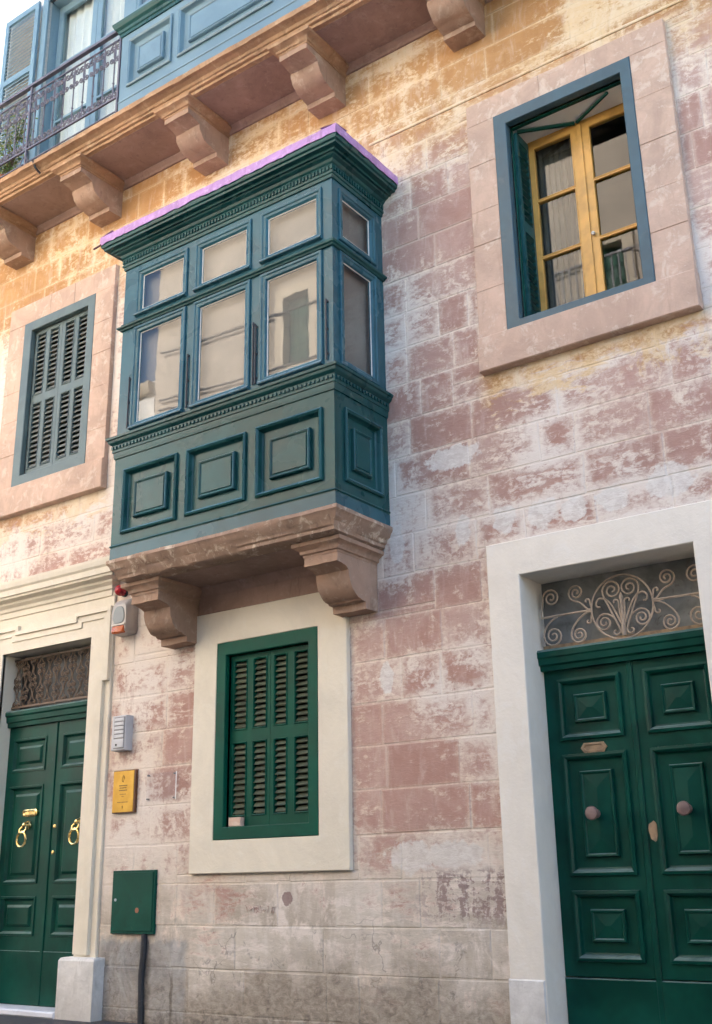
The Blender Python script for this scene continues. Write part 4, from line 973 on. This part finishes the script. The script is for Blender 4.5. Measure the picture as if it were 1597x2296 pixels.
build('round_sticker', MB().lathe((.92, -.037, .852), (0, -1, 0), [(0, .021), (.002, .021), (.003, .012)], 14), 'clay', t)
mb = MB().tube([(1.0, -.018, .67), (1.0, -.022, .52), (.985, -.022, .36), (.99, -.018, .2), (1.0, -.022, 0)], .024, 8)
build('conduit', mb, 'tar', label='black conduit running from the green cabinet down to the street', cat='pipe', smooth=True)
# potted shrub on the balcony
t = empty('potted_plant', (-1.25, -.45, 8.345), label='leafy yellow green shrub in a pot behind the iron railing', cat='plant')
build('pot', MB().lathe((-1.25, -.45, 8.345), (0, 0, 1), [(0, .10), (.02, .105), (.2, .14), (.215, .155), (.25, .155), (.25, .135), (.22, .13)], 16), 'clay', t, True)
mb = MB(); random.seed(2); lf = MB()
for i in range(16):
    a = random.uniform(0, 6.28); rr = random.uniform(.08, .30); top = Vector((-1.25+rr*math.cos(a), -.45+rr*.5*math.sin(a), 8.345+random.uniform(.55, 1.12)))
    base = Vector((-1.25, -.45, 8.55)); md = base.lerp(top, .5)+Vector((random.uniform(-.05, .05), 0, .08))
    mb.tube([base, md, top], .006, 4, r1=.002)
    for k in range(34):
        u = random.uniform(.15, 1); p = (base.lerp(md, u*2) if u < .5 else md.lerp(top, u*2-1))+Vector([random.gauss(0, .05) for _ in range(3)])
        d = Vector([random.gauss(0, 1) for _ in range(3)]).normalized(); s_ = d.cross(Vector((random.random(), random.random(), random.random()))).normalized(); L = random.uniform(.03, .06)
        nrm = d.cross(s_)*.006
        lf.add([p, p+d*L*.5+s_*L*.28+nrm, p+d*L, p+d*L*.5-s_*L*.28+nrm], [(0, 1, 2), (0, 2, 3)])
build('stem', mb, 'bark', t); build('foliage', lf, 'leaf', t)

# ================================================================== across the street, seen mirrored in the panes
OY = -9.0
def facing_house(label, X0, X1, top, cols, floors, bal, mat='opposite', ww=1.1, wh=1.9):
    opp = empty('facing_house', ((X0+X1)/2, OY, 0), label=label, cat='house')
    wins = [(x, x+ww, z, z+wh) for x in cols for z in floors]
    mb = MB()
    for r in subtract([(X0, X1, 0, top)], wins): mb.box(r[0], r[1], OY-.5, OY, r[2], r[3])
    build('wall', mb, mat, opp)
    build('wall_backing', MB().box(X0, X1, OY-6, OY-.55, 0, top-.05), 'interior', opp)
    for z in [f-.7 for f in floors[1:]]+[top-.3]: build('string_course', MB().ext_x([(OY-.05, z), (OY+.1, z), (OY+.16, z+.12), (OY+.18, z+.25), (OY-.05, z+.27)], X0+.02, X1-.02), 'opposite_trim', opp)
    for r in wins:
        w_ = empty('window', ((r[0]+r[1])/2, OY, r[2]), opp)
        x0, x1, z0, z1 = r
        build('window_surround', MB().loops([[(a, y, z) for a, z in ((x0-i, z0-i), (x1+i, z0-i), (x1+i, z1+i), (x0-i, z1+i))] for i, y in ((.2, OY), (.2, OY+.06), (-.002, OY+.06), (-.002, OY-.1))]), 'opposite_trim', w_)
        for a, b in ((x0, (x0+x1)/2-.005), ((x0+x1)/2+.005, x1)):
            mb = MB().box(a, b, OY-.2, OY-.14, z0, z1)
            for p0, p1 in ((z0+.1, (z0+z1)/2-.05), ((z0+z1)/2+.05, z1-.1)):
                mb.rect(a+.08, b-.08, p0, p1, [(0, -.001), (0, .02), (.03, .02), (.03, .002)], lambda p, q_, o_: (p, OY-.14+o_, q_))
            build('shutter_leaf', mb, 'green_shutter', w_)
        if (x0, z0) in bal:
            build('balcony_slab', MB().box(x0-.4, x1+.4, OY+.0, OY+.8, z0-.35, z0-.15), 'opposite_trim', w_)
            mb = MB()
            for i in range(15): mb.box(x0-.38+.127*i, x0-.36+.127*i, OY+.74, OY+.76, z0-.15, z0+.8)
            mb.box(x0-.4, x1+.4, OY+.73, OY+.77, z0+.8, z0+.84); build('balcony_rail', mb, 'iron', w_)
facing_house('tall tan stone house across the street, mirrored in the bay panes', -7.2, 3.6, 14.6, (-3.78, -.9, 1.6), (1.2, 5.2, 10.1), ((1.6, 10.1),), 'opposite', .62, 1.5)
facing_house('pale whitewashed house across the street, mirrored in the leftmost bay pane', -12.5, -7.22, 10.9, (-11.2,), (1.2, 4.9), (), 'limewash')
facing_house('low tan stone house across the street at the far left', -24, -12.52, 6.4, (-22, -19, -16), (1.2, 4.0), ())
for zz, sag in ((10.35, .25), (10.15, .35), (11.4, .15)):
    build('street_cable', MB().tube([(-7+10.4*i/20, OY+.08, zz-sag*(1-((i-10)/10)**2)) for i in range(21)], .022, 5), 'black', label={10.35: 'upper of two sagging black cables below the facing upper windows', 10.15: 'lower of two sagging black cables below the facing upper windows', 11.4: 'topmost black cable strung across the facing house'}[zz], cat='cable', group='cables on the facing house')
facing_house('low tan stone house across the street behind the camera', 3.62, 20, 6.6, (4.8, 7.4, 10, 12.6, 15.2), (1.2, 4.2), ())
# lower neighbour on the left
nb = empty('neighbour_house', (-8, 0, 0), label='lower pale stone house adjoining on the far left', cat='house')
build('wall', MB().box(-18, HX0-.01, .03, 6, 0, 8.6), 'opposite_trim', nb)
build('roof_cornice', MB().ext_x([(.1, 8.55), (-.06, 8.56), (-.14, 8.66), (-.16, 8.8), (.1, 8.82)], -18, HX0-.02), 'opposite_trim', nb)
